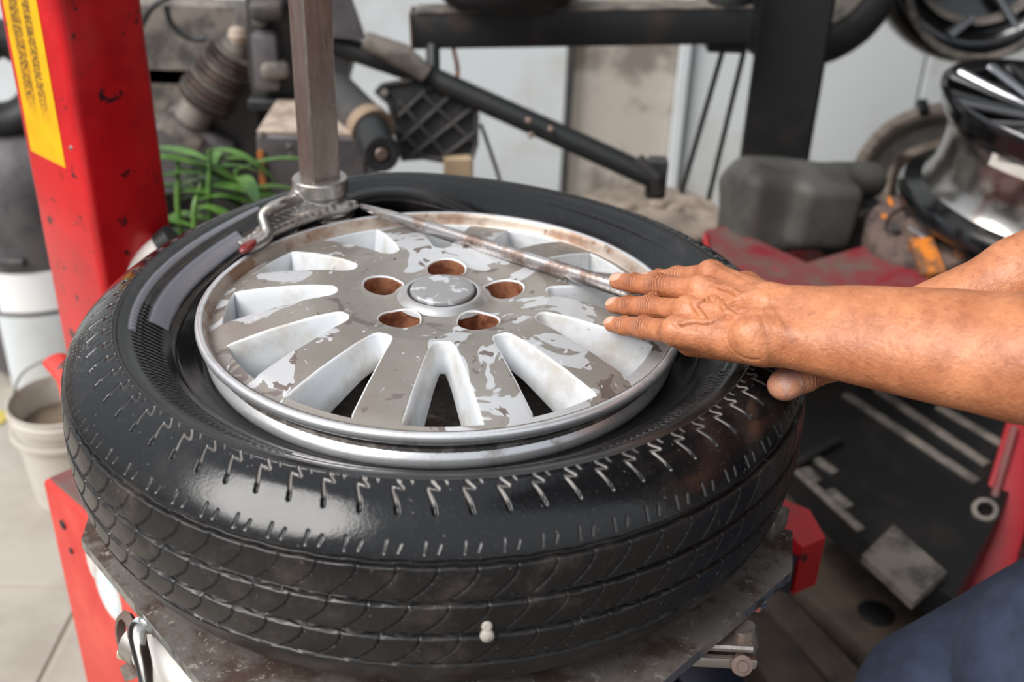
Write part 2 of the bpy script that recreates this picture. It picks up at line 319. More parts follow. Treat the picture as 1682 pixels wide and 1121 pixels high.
# ------------------------------------------------------------------ signed distance sculpting -> one continuous surface
class SDF:
    def __init__(s, X, Y, Z):
        s.A = [np.asarray(a, np.float32) for a in (X, Y, Z)]; s.F = np.full([len(a) for a in s.A], .06, np.float32)
    def win(s, lo, hi, pad):
        sl = [slice(max(0, np.searchsorted(a, l-pad)-1), min(len(a), np.searchsorted(a, h+pad)+1)) for a, l, h in zip(s.A, lo, hi)]
        return tuple(sl), np.meshgrid(*[a[q] for a, q in zip(s.A, sl)], indexing='ij', sparse=True)
    def put(s, sl, d, k, sub=False):
        f = s.F[sl]
        if sub:
            d = -d
            h = np.clip(.5-.5*(f-d)/k, 0, 1) if k > 0 else None
            s.F[sl] = np.maximum(f, d) if k <= 0 else (f*(1-h)+d*h+k*h*(1-h))
        else:
            if k <= 0: s.F[sl] = np.minimum(f, d)
            else:
                h = np.clip(.5+.5*(f-d)/k, 0, 1); s.F[sl] = f*(1-h)+d*h-k*h*(1-h)
    def cap(s, a, b, ra, rb=None, k=.004, sub=False):
        rb = ra if rb is None else rb; a = np.array(a, np.float32); b = np.array(b, np.float32); R = max(ra, rb)
        sl, (X, Y, Z) = s.win(np.minimum(a, b), np.maximum(a, b), R+max(k, .004)+.008)
        d = b-a; L2 = float(d@d)+1e-12
        t = np.clip(((X-a[0])*d[0]+(Y-a[1])*d[1]+(Z-a[2])*d[2])/L2, 0, 1)
        q = np.sqrt((X-a[0]-d[0]*t)**2+(Y-a[1]-d[1]*t)**2+(Z-a[2]-d[2]*t)**2)-(ra+(rb-ra)*t)
        s.put(sl, q, k, sub)
    def ell(s, c, R, rad, k=.004, sub=False):
        c = np.array(c, np.float32); R = np.array(R, np.float32); m = max(rad)
        sl, (X, Y, Z) = s.win(c-m, c+m, max(k, .004)+.006)
        x, y, z = X-c[0], Y-c[1], Z-c[2]
        e = [x*R[0, i]+y*R[1, i]+z*R[2, i] for i in range(3)]
        k0 = np.sqrt(sum((e[i]/rad[i])**2 for i in range(3)))+1e-9; k1 = np.sqrt(sum((e[i]/rad[i]**2)**2 for i in range(3)))+1e-9
        s.put(sl, k0*(k0-1)/k1, k, sub)
    def rbox(s, c, R, half, rnd=.002, k=.002, sub=False):
        c = np.array(c, np.float32); R = np.array(R, np.float32); m = float(np.linalg.norm(half))
        sl, (X, Y, Z) = s.win(c-m, c+m, .006)
        x, y, z = X-c[0], Y-c[1], Z-c[2]
        q = [np.abs(x*R[0, i]+y*R[1, i]+z*R[2, i])-(half[i]-rnd) for i in range(3)]
        d = np.sqrt(sum(np.maximum(v, 0)**2 for v in q))+np.minimum(np.maximum(np.maximum(q[0], q[1]), q[2]), 0)-rnd
        s.put(sl, d, k, sub)
    def cyl(s, a, b, r, rnd=.002, k=.002, sub=False, hole=0.):
        a = np.array(a, np.float32); b = np.array(b, np.float32); d = b-a; L = np.linalg.norm(d); d = d/L; c = (a+b)/2; m = math.hypot(L/2, r)
        sl, (X, Y, Z) = s.win(c-m, c+m, .006)
        x, y, z = X-c[0], Y-c[1], Z-c[2]; h = x*d[0]+y*d[1]+z*d[2]
        rr = np.sqrt(np.maximum(x*x+y*y+z*z-h*h, 0)); q1 = rr-(r-rnd)
        if hole: q1 = np.maximum(q1, hole+rnd-rr)
        q2 = np.abs(h)-(L/2-rnd)
        dd = np.sqrt(np.maximum(q1, 0)**2+np.maximum(q2, 0)**2)+np.minimum(np.maximum(q1, q2), 0)-rnd
        s.put(sl, dd, k, sub)
    def surface(s):
        F = s.F; I = F < 0; nx, ny, nz = F.shape
        cs = [(0, 0, 0), (1, 0, 0), (0, 1, 0), (1, 1, 0), (0, 0, 1), (1, 0, 1), (0, 1, 1), (1, 1, 1)]
        sub = lambda A, c: A[c[0]:nx-1+c[0], c[1]:ny-1+c[1], c[2]:nz-1+c[2]]
        anyi = np.zeros((nx-1, ny-1, nz-1), bool); alli = np.ones_like(anyi)
        for c in cs: anyi |= sub(I, c); alli &= sub(I, c)
        act = anyi & ~alli; idx = np.argwhere(act); N = len(idx)
        vals = np.stack([F[idx[:, 0]+c[0], idx[:, 1]+c[1], idx[:, 2]+c[2]] for c in cs], 1)
        S = np.zeros((N, 3)); C = np.zeros(N); ca = np.array(cs, float)
        for i in range(8):
            for j in range(i+1, 8):
                if sum(abs(ca[i]-ca[j])) != 1: continue
                m = (vals[:, i] < 0) != (vals[:, j] < 0)
                t = np.where(m, vals[:, i]/np.where(m, vals[:, i]-vals[:, j], 1), 0)
                S += np.where(m[:, None], ca[i]+t[:, None]*(ca[j]-ca[i]), 0); C += m
        P = idx+S/C[:, None]
        W = np.stack([np.interp(P[:, i], np.arange(len(s.A[i])), s.A[i]) for i in range(3)], 1)
        lut = np.full(act.shape, -1, np.int32); lut[act] = np.arange(N, dtype=np.int32)
        faces = []
        for ax in range(3):
            o = [0, 0, 0]; o[ax] = 1; A = I[:nx-o[0], :ny-o[1], :nz-o[2]]; B = I[o[0]:, o[1]:, o[2]:]
            e = np.argwhere(A != B); u, v = [(1, 2), (2, 0), (0, 1)][ax]
            ok = (e[:, u] > 0) & (e[:, v] > 0) & (e[:, u] < F.shape[u]-1) & (e[:, v] < F.shape[v]-1); e = e[ok]
            def g(du, dv):
                q = e.copy(); q[:, u] -= du; q[:, v] -= dv; return lut[q[:, 0], q[:, 1], q[:, 2]]
            Q = np.stack([g(1, 1), g(0, 1), g(0, 0), g(1, 0)], 1); flip = ~A[e[:, 0], e[:, 1], e[:, 2]]
            Q[flip] = Q[flip][:, ::-1]; faces.append(Q)
        return W, np.concatenate(faces)
def graded(lo, f0, f1, hi, h, g=1.12, hmax=.012):
    a = list(np.arange(f0, f1, h)); st = h; x = a[-1]
    while x < hi: st = min(st*g, hmax); x += st; a.append(x)
    st = h; x = a[0]; b = []
    while x > lo: st = min(st*g, hmax); x -= st; b.append(x)
    return np.array(b[::-1]+a)

# ================================================================== SETTING
FZ = -.84
fl = tag(bpy.data.objects.new('floor', None), kind='structure'); COL.objects.link(fl); fl.location = (0, 1, FZ); LOC[fl.name_full] = V3(0, 1, FZ)
fl.name = 'floor'
MB().box((0.2, .6, FZ-.054), (4.6, 5.2, .1), bev=0).build('slab_base', m_joint, fl)
MB().box((0, 0, FZ-.09), (30, 30, .04), bev=0).build('street_ground', m_dirtshade, fl)
TS = .62; x0, y0 = -.635, .543
for i in range(-3, 5):
    for j in range(-4, 4):
        cx, cy = x0-TS/2+(i+1)*TS, y0+TS/2+j*TS
        if abs(cx-.2) > 2.2 or not -1.9 < cy < 2.6: continue
        dark = cx > -.3  # right-hand tiles coloured darker, with shade from roof and person painted in
        MB().box((cx+random.uniform(-.001, .001), cy, FZ-.005), (TS-.006, TS-.006, .01), bev=.003).build('floor_tile', m_dirtshade if dark else m_floor, fl)
WY = 2.15
wb = tag(bpy.data.objects.new('wall_back', None), kind='structure'); COL.objects.link(wb); wb.location = (0, WY, FZ); LOC[wb.name_full] = V3(0, WY, FZ)
xs = [-2.1, -1.45, -.75, at(560, 150, y=WY)[0], at(932, 150, y=WY)[0], at(1112, 150, y=WY)[0], at(1425, 150, y=WY)[0]+.15, 2.5]
for i in range(len(xs)-1):
    MB().box(((xs[i]+xs[i+1])/2, WY+.03+(.004 if i == 4 else 0), FZ+1.45), (xs[i+1]-xs[i]-.008, .05, 2.9), bev=.003).build('wall_panel', m_wall2 if i == 4 else m_wall, wb)
MB().box((.2, WY+.07, FZ+1.45), (4.6, .04, 2.9), bev=0).build('wall_backing', m_darkgrey, wb)
tag(MB().box((2.45, .55, FZ+1.48), (.08, 3.3, 2.96), bev=.01).build('shade_wall_right', m_dust), kind='structure')  # unseen wall, added to darken the right side
tag(MB().box((1.65, .55, FZ+3.0), (2.3, 3.3, .06), bev=.01).build('shade_roof', m_dust), kind='structure')  # unseen partial roof, added over the right half to dim it
pp = at(934, 200, y=WY-.02)
tag(MB().tube([(pp[0], WY-.015, FZ), (pp[0], WY-.015, 1.2)], .009).build('trim_1', m_darkgrey), kind='structure')
pp = at(1114, 200, y=WY-.02)
tag(MB().box((pp[0], WY-.012, .2), (.03, .02, 2.0)).build('trim_2', m_wall), kind='structure')

# ================================================================== ALLOY WHEEL
WR = .2185
wheel = thing('alloy_wheel', 'worn silver twelve-spoke alloy wheel with peeling face, centre of the picture', 'wheel', (0, 0, -.185))
# outer lip and barrel
lip = [(.200, -.013), (.2045, -.0125), (.2075, -.010), (.2095, -.004), (.2120, -.0005), (.2155, .0004), (.2180, -.0012), (.2187, -.004),
       (.2180, -.0075), (.2155, -.0105), (.2105, -.0130), (.2066, -.0158), (.2056, -.0198), (.2082, -.0232), (.2112, -.0262), (.2124, -.0295), (.2115, -.0335), (.2075, -.041),
       (.2040, -.052), (.2030, -.062), (.196, -.072), (.188, -.082), (.186, -.11), (.190, -.135), (.203, -.150), (.208, -.165), (.2165, -.172), (.2185, -.178)]
MB().lathe(lip, (0, 0, 0), n=220).build('rim_barrel', m_lip, wheel, sharp=60)
MB().lathe([(.2116, -.0008), (.2104, -.0022), (.2092, -.0048), (.2074, -.0100), (.2056, -.0125), (.2030, -.0132), (.2005, -.0120)], (-.0000, 0, .0005), n=220).build('lip_groove', m_grime, wheel, sharp=60)
MB().lathe([(.2005, -.014), (.1985, -.035), (.198, -.06), (.190, -.075), (.181, -.085), (.179, -.13), (.196, -.15), (.200, -.184)], (0, 0, 0), n=160).build('inner_barrel', m_barrel, wheel, sharp=60)
def wz(r):
    return np.interp(r, [0, .034, .040, .046, .052, .072, .084, .096, .12, .16, .19, .200, .206], [.008, .008, .0066, .0048, .0040, .0062, .0090, .0118, .0100, .0030, -.0045, -.0090, -.0112])
MB().lathe([(.2098, -.0136), (.2070, -.0158), (.2061, -.0198), (.2078, -.0226)], (0, 0, -.0001), n=200).build('groove_shade', mat('dark groove shade', srgb(74, 68, 64), .5, .4, srgb(120, 114, 110), 60, .5, .62), wheel)  # dark ring painting the shade inside the rim undercut
# face: 12 windows, structured sectors
NW, W0 = 12, math.radians(-86.8)
r0, r1, rho, hwo = .094, .1955, .0105, .0315
def hw(r):  # half width of the window at radius r
    cx = r0+rho; L = r1-cx
    # tangent from circle (cx,0,rho) to corner (r1, hwo)
    ang = math.asin(min(.99, rho/math.hypot(L, hwo))); base = math.atan2(hwo, L); ta = base-ang if False else base
    tx, ty = cx-rho*math.sin(base*.86), rho*math.cos(base*.86)
    if r <= tx: return math.sqrt(max(0, rho*rho-(r-cx)**2))
    t = (r-tx)/(r1-tx); return ty+(hwo-ty)*(t**.93)
rs = list(r0+(r1-r0)*(np.linspace(0, 1, 40)**1.7))
fv, ff, fm = [], [], []
def addv(x, y, z): fv.append((x, y, z)); return len(fv)-1
nc, nm = 8, 10
rsA = list(np.linspace(.0865, r0, 5)[:-1]); rsC = [.1975, .1995, .2015, .2045, .2062]
hs = PI/NW
for k in range(NW):
    ca = W0+k*2*hs; R = rotz(ca)
    def P(r, a): x, y = r*math.cos(a), r*math.sin(a); return (*(R@np.array([x, y, 0]))[:2], float(wz(r)))
    for sgn in (-1, 1):
        rows = []
        for r in rsA+rs+rsC:
            rr = min(r, r1); h_ = hw(rr) if r > r0 else 0
            if r > r1: a_in = math.asin(hwo/r1)
            else: a_in = math.asin(min(.99, h_/r))
            rows.append([addv(*P(r, sgn*(a_in+(hs-a_in)*(j/nc)))) for j in range(nc+1)])
        for i in range(len(rows)-1):
            for j in range(nc):
                q = (rows[i][j], rows[i][j+1], rows[i+1][j+1], rows[i+1][j]); ff.append(q if sgn < 0 else q[::-1]); fm.append(0)
    rows = []; ai = math.asin(hwo/r1)
    for r in [r1]+rsC: rows.append([addv(*P(r, ai*(2*j/nm-1))) for j in range(nm+1)])
    for i in range(len(rows)-1):
        for j in range(nm): ff.append((rows[i][j], rows[i+1][j], rows[i+1][j+1], rows[i][j+1])); fm.append(0)
    # window walls: loop from outer corner (-) to the tip to the outer corner (+), and the outer edge
    loop = [(r, -math.asin(min(.99, hw(r)/r))) for r in rs[::-1]]+[(r, math.asin(min(.99, hw(r)/r))) for r in rs[1:]]
    loop += [(r1, ai*(1-2*j/nm)) for j in range(1, nm)]
    L2 = np.array([(r*math.cos(a), r*math.sin(a)) for r, a in loop]); n_ = len(L2)
    isout = np.array([i >= 2*len(rs)-1 for i in range(n_)])
    tang = np.roll(L2, -1, 0)-np.roll(L2, 1, 0); nrm = np.stack([-tang[:, 1], tang[:, 0]], 1)
    nrm /= np.linalg.norm(nrm, axis=1)[:, None]+1e-9
    cen = np.array([.155, 0]); sg = np.sign(((cen-L2)*nrm).sum(1)).mean(); nrm *= (1 if sg > 0 else -1)
    rr = np.hypot(L2[:, 0], L2[:, 1]); dep = np.interp(rr, [r0, .12, .17, r1], [.026, .030, .042, .048])
    prev = None; inner = None
    for q, (off, dz) in enumerate([(0, 0), (.0006, .0002), (.0014, .0009), (.0020, .0022), (.0032, .30), (.0052, .65), (.0078, 1.0), (.0075, 1.06)]):
        dd = dz if dz < .01 else None
        ring = []
        for i in range(n_):
            o_ = off*(.35 if (i in (0, n_-1) or isout[i]) else 1)
            x, y = L2[i]+nrm[i]*o_
            z = float(wz(rr[i]))-(dd if dd is not None else dep[i]*dz)
            v = R@np.array([x, y, 0]); ring.append(addv(v[0], v[1], z))
        if prev:
            for i in range(n_):
                j = (i+1) % n_; ff.append((prev[i], prev[j], ring[j], ring[i])); fm.append(1)
        prev = ring
face = MB(); face.add(fv, ff); face.m = fm
fo = face.build('spoke_face', [m_face, m_wsil], wheel, sharp=50, fix=False)
bm = bmesh.new(); bm.from_mesh(fo.data); bmesh.ops.remove_doubles(bm, verts=bm.verts[:], dist=.00002); bmesh.ops.recalc_face_normals(bm, faces=bm.faces[:]); bm.to_mesh(fo.data); bm.free()
fo.data.set_sharp_from_angle(angle=math.radians(45))
# hub with five bolt holes
LA, PCD, HR = math.radians(89.5), .0585, .0190
hub = MB(); hv, hf, hmi = [], [], []
for k in range(5):
    R = rotz(LA+k*2*PI/5); N = 72; M_ = 8; rings = []
    for q in range(M_+1):
        ring = []
        for i in range(N):
            a = 2*PI*i/N; d = np.array([math.cos(a), math.sin(a)]); c = np.array([PCD, 0]); t = .0
            # ray to the sector boundary (r in [.036,.088], |ang|<36deg)
            lo_, hi_ = 0., .09
            for _ in range(26):
                mid = (lo_+hi_)/2; p = c+d*mid; r_ = math.hypot(*p)
                if .036 < r_ < .088 and abs(math.atan2(p[1], p[0])) < PI/5: lo_ = mid
                else: hi_ = mid
            t = HR+(lo_-HR)*(q/M_)**1.2; p = c+d*t; r_ = math.hypot(*p)
            edge = .0011*max(0, 1-(t-HR)/.003)
            v = R@np.array([p[0], p[1], 0]); hv.append((v[0], v[1], float(wz(r_))-.00008+edge)); ring.append(len(hv)-1)
        if rings:
            for i in range(N): hf.append((rings[-1][i], rings[-1][(i+1) % N], ring[(i+1) % N], ring[i])); hmi.append(0)
        rings.append(ring)
    prev = rings[0]
    for (dr, dz) in ((-.0006, -.0002), (-.0012, -.0012), (-.0014, -.004), (-.0018, -.008), (-.002, -.022), (-.0045, -.030)):
        ring = []
        for i in range(N):
            a = 2*PI*i/N; p = np.array([PCD, 0])+np.array([math.cos(a), math.sin(a)])*(HR+dr); v = R@np.array([p[0], p[1], 0])
            hv.append((v[0], v[1], float(wz(math.hypot(*p)))+.001+dz)); ring.append(len(hv)-1)
        for i in range(N): hf.append((prev[i], prev[(i+1) % N], ring[(i+1) % N], ring[i])); hmi.append(1 if dz > -.003 else 2)
        prev = ring
    cc = R@np.array([PCD, 0, 0]); hv.append((cc[0], cc[1], -.022)); ci = len(hv)-1
    for i in range(N): hf.append((prev[i], prev[(i+1) % N], ci)); hmi.append(2)
hub.add(hv, hf); hub.m = hmi
ho = hub.build('hub', [m_face, m_wsil, m_lug], wheel, fix=False)
bm = bmesh.new(); bm.from_mesh(ho.data); bmesh.ops.remove_doubles(bm, verts=bm.verts[:], dist=.00003); bmesh.ops.recalc_face_normals(bm, faces=bm.faces[:]); bm.to_mesh(ho.data); bm.free()
ho.data.set_sharp_from_angle(angle=math.radians(40))
MB().lathe([(.0450, .0042), (.0415, .0058), (.0385, .0084), (.0355, .0106), (.0335, .0114), (.0318, .0113), (.0308, .0095), (.030, .004)], (0, 0, 0), n=90).build('cap_collar', m_silver, wheel, sharp=60)
cp = MB().lathe([(0, .0150), (.02, .0149), (.0272, .0145), (.0286, .0140), (.0292, .0128), (.0292, .008)], (0, 0, 0), n=90)
cp.build('centre_cap', m_cap, wheel, sharp=60)
MB().lathe([(.0290, .0105), (.0318, .0112)], (0, 0, 0), n=90).build('cap_gap', m_gap, wheel)

# ================================================================== TYRE
TC = np.array([-.001, .001]); TR = .334
ctrl = [(.205, -.041), (.2085, -.0365), (.2135, -.0340), (.219, -.0325), (.229, -.0268), (.241, -.0180), (.253, -.0095), (.264, -.003), (.275, .0035), (.2835, .0062), (.290, .0060),
        (.300, .0025), (.309, -.0035), (.318, -.0110), (.3255, -.0190), (.3305, -.0265), (.3335, -.034), (.3352, -.045), (.3365, -.060), (.337, -.075), (.3365, -.090), (.3352, -.105), (.333, -.118),
        (.329, -.131), (.323, -.143), (.315, -.154), (.305, -.1635), (.294, -.171), (.280, -.178), (.265, -.1825), (.250, -.184), (.235, -.181), (.222, -.174), (.212, -.166), (.207, -.158), (.205, -.150)]
inner = [(.214, -.142), (.235, -.155), (.27, -.165), (.302, -.148), (.322, -.12), (.327, -.075), (.322, -.03), (.305, -.012), (.28, -.006), (.262, -.018), (.235, -.045), (.216, -.066), (.208, -.062)]
def profsample():
    P = np.array(spline([(a-.0035*min(1, max(0, (a-.21)/.06)), b, 0) for a, b in ctrl], 24))[:, :2]; s = np.r_[0, np.cumsum(np.hypot(*np.diff(P, axis=0).T))]
    # step size as a function of the position
    out = [0.]; Lm = s[-1]
    while out[-1] < Lm:
        r = np.interp(out[-1], s, P[:, 0]); z = np.interp(out[-1], s, P[:, 1])
        up = out[-1] < s[np.argmax(P[:, 0])]
        st = .0017 if (r < .272 and up) else (.00085 if z > -.135 else .004)
        out.append(out[-1]+st)
    out = np.array(out[:-1]+[Lm]); return out, np.interp(out, s, P[:, 0]), np.interp(out, s, P[:, 1])
S, PR, PZ = profsample()
th = []; a = math.radians(-193)
while a < math.radians(167)-1e-6:
    th.append(a); dg = math.degrees(a); a += (.00074/.33 if -188 < dg < 8 else .0021/.33)
th = np.array(th); NT_, NS = len(th), len(S)
dr_ = np.gradient(PR, S); dz_ = np.gradient(PZ, S); nr, nz = -dz_, dr_   # outward normal of the profile
l_ = np.hypot(nr, nz); nr, nz = nr/l_, nz/l_
T2, S2 = np.meshgrid(th, S, indexing='ij'); D = np.zeros((NT_, NS), np.float32); DU = np.zeros_like(D); FI = np.zeros_like(D)
iA = int(np.argmin(np.abs(PR-.2835)+(PZ < -.1)*1)); sA = S[iA]           # crest ridge
sG = [S[int(np.argmin(np.abs(PZ-zg)+(PR < .32)*1))] for zg in (-.0300, -.0600, -.0900, -.1195)]
sm = lambda d, w_, e=.0005: np.clip((w_-d)/e+.5, 0, 1)
wig = .0007*np.sin(T2*60)
for g, wd in zip(sG, (.0024, .0026, .0026, .0023)):
    D -= .0058*sm(np.abs(S2-g-wig*.6), wd, .0012)
# ridge line on the sidewall
for rr_, hh in ((.2835, .0011), (.262, .0007), (.236, .0006)):
    s0 = S[int(np.argmin(np.abs(PR-rr_)+(S > sA+.002)*1))]; D += hh*np.exp(-((S2-s0)/.0011)**2)
NP = 76; PL = 2*PI*.315/NP
U = ((T2*NP/(2*PI)) % 1-.5)*PL; Vv = S2-sA
cellid = np.floor(T2*NP/(2*PI)); rnd = np.sin(cellid*12.9898)*43758.5453; rnd = rnd-np.floor(rnd)
def stroke(a, b, w_, depth, dust=0., zone=None):
    d = np.array([b[0]-a[0], b[1]-a[1]]); L2_ = d@d
    m = (Vv > min(a[1], b[1])-.003) & (Vv < max(a[1], b[1])+.003)
    u, v = U[m], Vv[m]; best = None
    for sh in (-PL, 0, PL):
        t = np.clip(((u-a[0]-sh)*d[0]+(v-a[1])*d[1])/L2_, 0, 1); q = np.hypot(u-a[0]-sh-d[0]*t, v-a[1]-d[1]*t); best = q if best is None else np.minimum(best, q)
    k = sm(best, w_, .0007); D[m] -= depth*k
    if dust: DU[m] = np.maximum(DU[m], dust*k)
fr = np.clip(.25+.75*np.clip((np.degrees(T2)+150)/60, 0, 1), 0, 1)
mm = .001
DUs = DU
stroke((-3*mm, .5*mm), (3*mm, 7*mm), .0009, .0010, .8)
stroke((2.6*mm, 8*mm), (-6*mm, 6.5*mm), .0008, .0009, .45)
stroke((-5.4*mm, 8*mm), (-1.0*mm, 19*mm), .0010, .0013, .8)
stroke((7*mm, 0*mm), (9*mm, 3*mm), .0008, .0008, .5)
DU *= (.35+.65*rnd)*fr
# notch ticks where the shoulder begins and small dashes above the first groove
stroke((-1.0*mm, 20*mm), (0*mm, 25*mm), .0012, .0020, 0)
sv1 = sG[0]-sA
stroke((-6*mm, sv1-16*mm), (-7*mm, sv1-7*mm), .0007, .0008, .12)
stroke((4*mm, sv1-14*mm), (2*mm, sv1-8*mm), .0007, .0008, .12)
# curved sipes on the ribs
for gi in range(3):
    a0_, b0_ = sG[gi]-sA+.003, sG[gi+1]-sA-.003; o_ = (gi*7-5)*mm; L = b0_-a0_
    pts = [(o_+7*mm, a0_), (o_+6.6*mm, a0_+.18*L), (o_+3.5*mm, a0_+.42*L), (o_-3*mm, a0_+.72*L), (o_-11*mm, b0_)]
    for p, q in zip(pts[:-1], pts[1:]): stroke(p, q, .00060, .0012, .0)
# decorative hatching, and raised sidewall bands with sky reflection painted in as grey
dg = np.degrees(T2); dg = np.where(dg > 167, dg-360, dg)
Rr = PR[None, :]+0*T2; top = (S2 < sA)
hz = top & (Rr > .246) & (Rr < .268) & (((dg > -176) & (dg < -112)) | ((dg > -60) & (dg < -25)))
D += np.where(hz, .0007*np.clip(np.sin(T2*260+(Rr-.25)*170)*1.6, -1, 1)*.5, 0)
ta = dg+360*(dg < 0)  # 0..360
edge = lambda x, a, b, e: np.clip((x-a)/e+.5, 0, 1)*np.clip((b-x)/e+.5, 0, 1)
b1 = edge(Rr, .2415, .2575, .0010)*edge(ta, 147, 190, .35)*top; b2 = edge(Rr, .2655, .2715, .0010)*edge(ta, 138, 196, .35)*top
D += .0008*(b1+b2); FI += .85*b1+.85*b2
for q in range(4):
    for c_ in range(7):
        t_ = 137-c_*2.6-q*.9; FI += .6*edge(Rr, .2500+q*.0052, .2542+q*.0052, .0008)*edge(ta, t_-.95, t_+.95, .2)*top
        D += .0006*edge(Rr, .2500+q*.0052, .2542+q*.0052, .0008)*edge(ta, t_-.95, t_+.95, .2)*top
# pimples and wear
D += (.00018*np.sin(T2*410)*np.sin(S2*1300)).astype(np.float32)*0
# dusty speckle patch on the left shoulder
sp = RNG.random(D.shape) < .05
pch = np.exp(-((ta-193)/7)**2-((Vv-.030)/.014)**2); DU = np.maximum(DU, np.where(sp, .9*pch*2, 0).clip(0, .9))
sp2 = RNG.random(D.shape) < .0006; DU = np.maximum(DU, np.where(sp2 & (Vv > 0), .5, 0))
# lift of the bead over the mount head and push down in front
LF = np.exp(-((ta-112)/24)**2); LF2 = np.exp(-((ta-108)/34)**2)
wbd = np.clip(1-(S2/(sA*1.0)), 0, 1)**.9*(S2 < sA); wcr = np.exp(-((S2-sA)/.05)**2)
RR = PR[None]+nr[None]*D+wbd*(.030*LF); ZZ = PZ[None]+nz[None]*D+wbd*(.058*LF2)+wcr*.012*LF2
# inner lining columns
IN = np.array(inner); ki = len(IN)
wi = np.array([0]*8+[0, .2, .6, .95, 1.]); 
RI = IN[None, :, 0]+wi[None]*(.030*LF[:, :1]); ZI = IN[None, :, 1]+wi[None]*(.058*LF2[:, :1])
RA = np.concatenate([RR, RI], 1); ZA = np.concatenate([ZZ, ZI], 1); NA = NS+ki
TX = TC[0]+RA*np.cos(th)[:, None]; TY = TC[1]+RA*np.sin(th)[:, None]
Vt = np.stack([TX, TY, ZA], -1)
tyre = thing('car_tyre', 'large glossy black car tyre lying flat on the turntable plate', 'tyre', (TC[0], TC[1], -.185))
def grid_obj(name, c0, c1, mt):
    cols = [c % NA for c in range(c0, c1+1)]; k = len(cols); G = Vt[:, cols].reshape(-1, 3)
    i = np.arange(NT_)[:, None]; j = np.arange(k-1)[None]; i2 = (i+1) % NT_
    Q = np.stack([i*k+j, i2*k+j, i2*k+j+1, i*k+j+1], -1).reshape(-1, 4)
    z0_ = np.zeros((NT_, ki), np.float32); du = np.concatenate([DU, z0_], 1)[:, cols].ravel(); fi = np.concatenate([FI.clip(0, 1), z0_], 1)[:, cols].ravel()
    return mesh_obj(name, G, Q, mt, tyre, True, 0, attrs={'dust': du, 'sky_sheen': fi})
iT = int(np.searchsorted(S, sG[0]-.0045)); iB = int(np.searchsorted(S, sG[3]+.006))
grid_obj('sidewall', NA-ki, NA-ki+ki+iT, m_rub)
grid_obj('tread', iT, iB, m_tread)
grid_obj('lower_sidewall', iB, NA-ki, m_tread)
# pebble stuck in the groove
tg = -.0895; pc = at(797, 1033, z=-.0895); dd_ = unit(V3(pc[0]-TC[0], pc[1]-TC[1], 0)); pc = V3(TC[0], TC[1], -.0865)+dd_*(.3335)
pb = MB()
pb.lathe([(0, .0045), (.0028, .0042), (.0046, .0030), (.0052, .0008), (.0046, -.0010), (.0036, -.0022), (.0030, -.004), (0, -.004)], pc+dd_*.002, axis=dd_, n=20)
pb.lathe([(0, .003), (.0024, .0028), (.0038, .0016), (.0040, .0), (.003, -.002), (0, -.003)], pc+V3(0, 0, .0062)+dd_*.0005, axis=dd_+V3(0, 0, .5), n=18)
tag(pb.build('pebble', m_stone), 'small pale round pebble stuck in a groove of the tyre tread', 'pebble')
def onplane(px, py, P0, n):
    v = cF+cR*(px-841)/FPX-cU*(py-560.5)/FPX; return CP+v*float(np.dot(np.asarray(P0)-CP, n)/np.dot(v, n))
UP = V3(0, 0, 1)
# ================================================================== TYRE CHANGER
ch = thing('tyre_changer', 'red tyre changing machine with leaning column, square shaft and steel turntable', 'machine', (-.30, .20, FZ))
PZT = -.1855
pl = [(.330, -.085), (.317, -.141), (.187, -.274), (.055, -.405), (-.05, -.415), (-.169, -.286), (-.315, -.122), (-.320, -.086), (-.285, -.055), (-.285, .07), (-.17, .19), (-.05, .30), (.05, .30), (.17, .19), (.285, .07), (.285, -.07)]
mb = MB().prism([(x, y, PZT) for x, y in pl], (0, 0, -.011)); mb.m = [0]+[1]*(len(mb.m)-1)
po = mb.build('turntable_plate', [m_plate, m_plateedge], ch, smooth=False)
MB().lathe([(.0, -.200), (.13, -.200), (.13, -.25), (.10, -.27), (.07, -.40), (0, -.40)], (0, 0, 0), n=40).build('turntable_hub', m_darkgrey, ch)
# cabinet
zc = -.36; A = at(68, 788, z=zc); B = at(144, 855, z=zc); u = unit(B-A); v_ = V3(-u[1], u[0], 0)
R = np.stack([u, v_, UP], 1); LL, WW = .62, .42; cc = A+u*LL/2+v_*WW/2
cab = MB().box((cc[0], cc[1], (zc+FZ)/2), (LL, WW, zc-FZ), R, bev=.006, seg=2).build('cabinet', m_redlit, ch)
tp = MB().box((cc[0], cc[1], zc+.0015), (LL-.014, WW-.014, .003), R, bev=.001).build('cabinet_top', m_redust, ch)
nF = -v_; 
def decal(px, py, rx, ry, name, m, parent, off=.0006, n=40, rot=0):
    c = onplane(px, py, A, nF)+nF*off; V = [c+(u*math.cos(a)*rx+UP*math.sin(a)*ry) for a in np.linspace(0, 2*PI, n, endpoint=False)]
    return MB().prism(V, -nF*.0005).build(name, m, parent, smooth=False)
d1 = decal(178, 972, .030, .042, 'oval_sticker', m_white, cab); d1['label'] = 'white and pale blue oval sticker'
m_blue = mat('pale blue print', srgb(176, 206, 228), .5, 0, srgb(232, 236, 240), 90, .45, .52)
decal(179, 974, .022, .033, 'sticker_print', m_blue, cab, .0012)
d3 = decal(150, 925, .010, .022, 'white_sticker', m_white, cab, .0006)
for px, py, r_ in ((104, 862, .006), (118, 905, .004)):
    c = onplane(px, py, A, nF); MB().lathe([(0, .003), (r_, .002), (r_*1.1, 0)], c, nF, n=14).build('bolt', m_blk, cab)
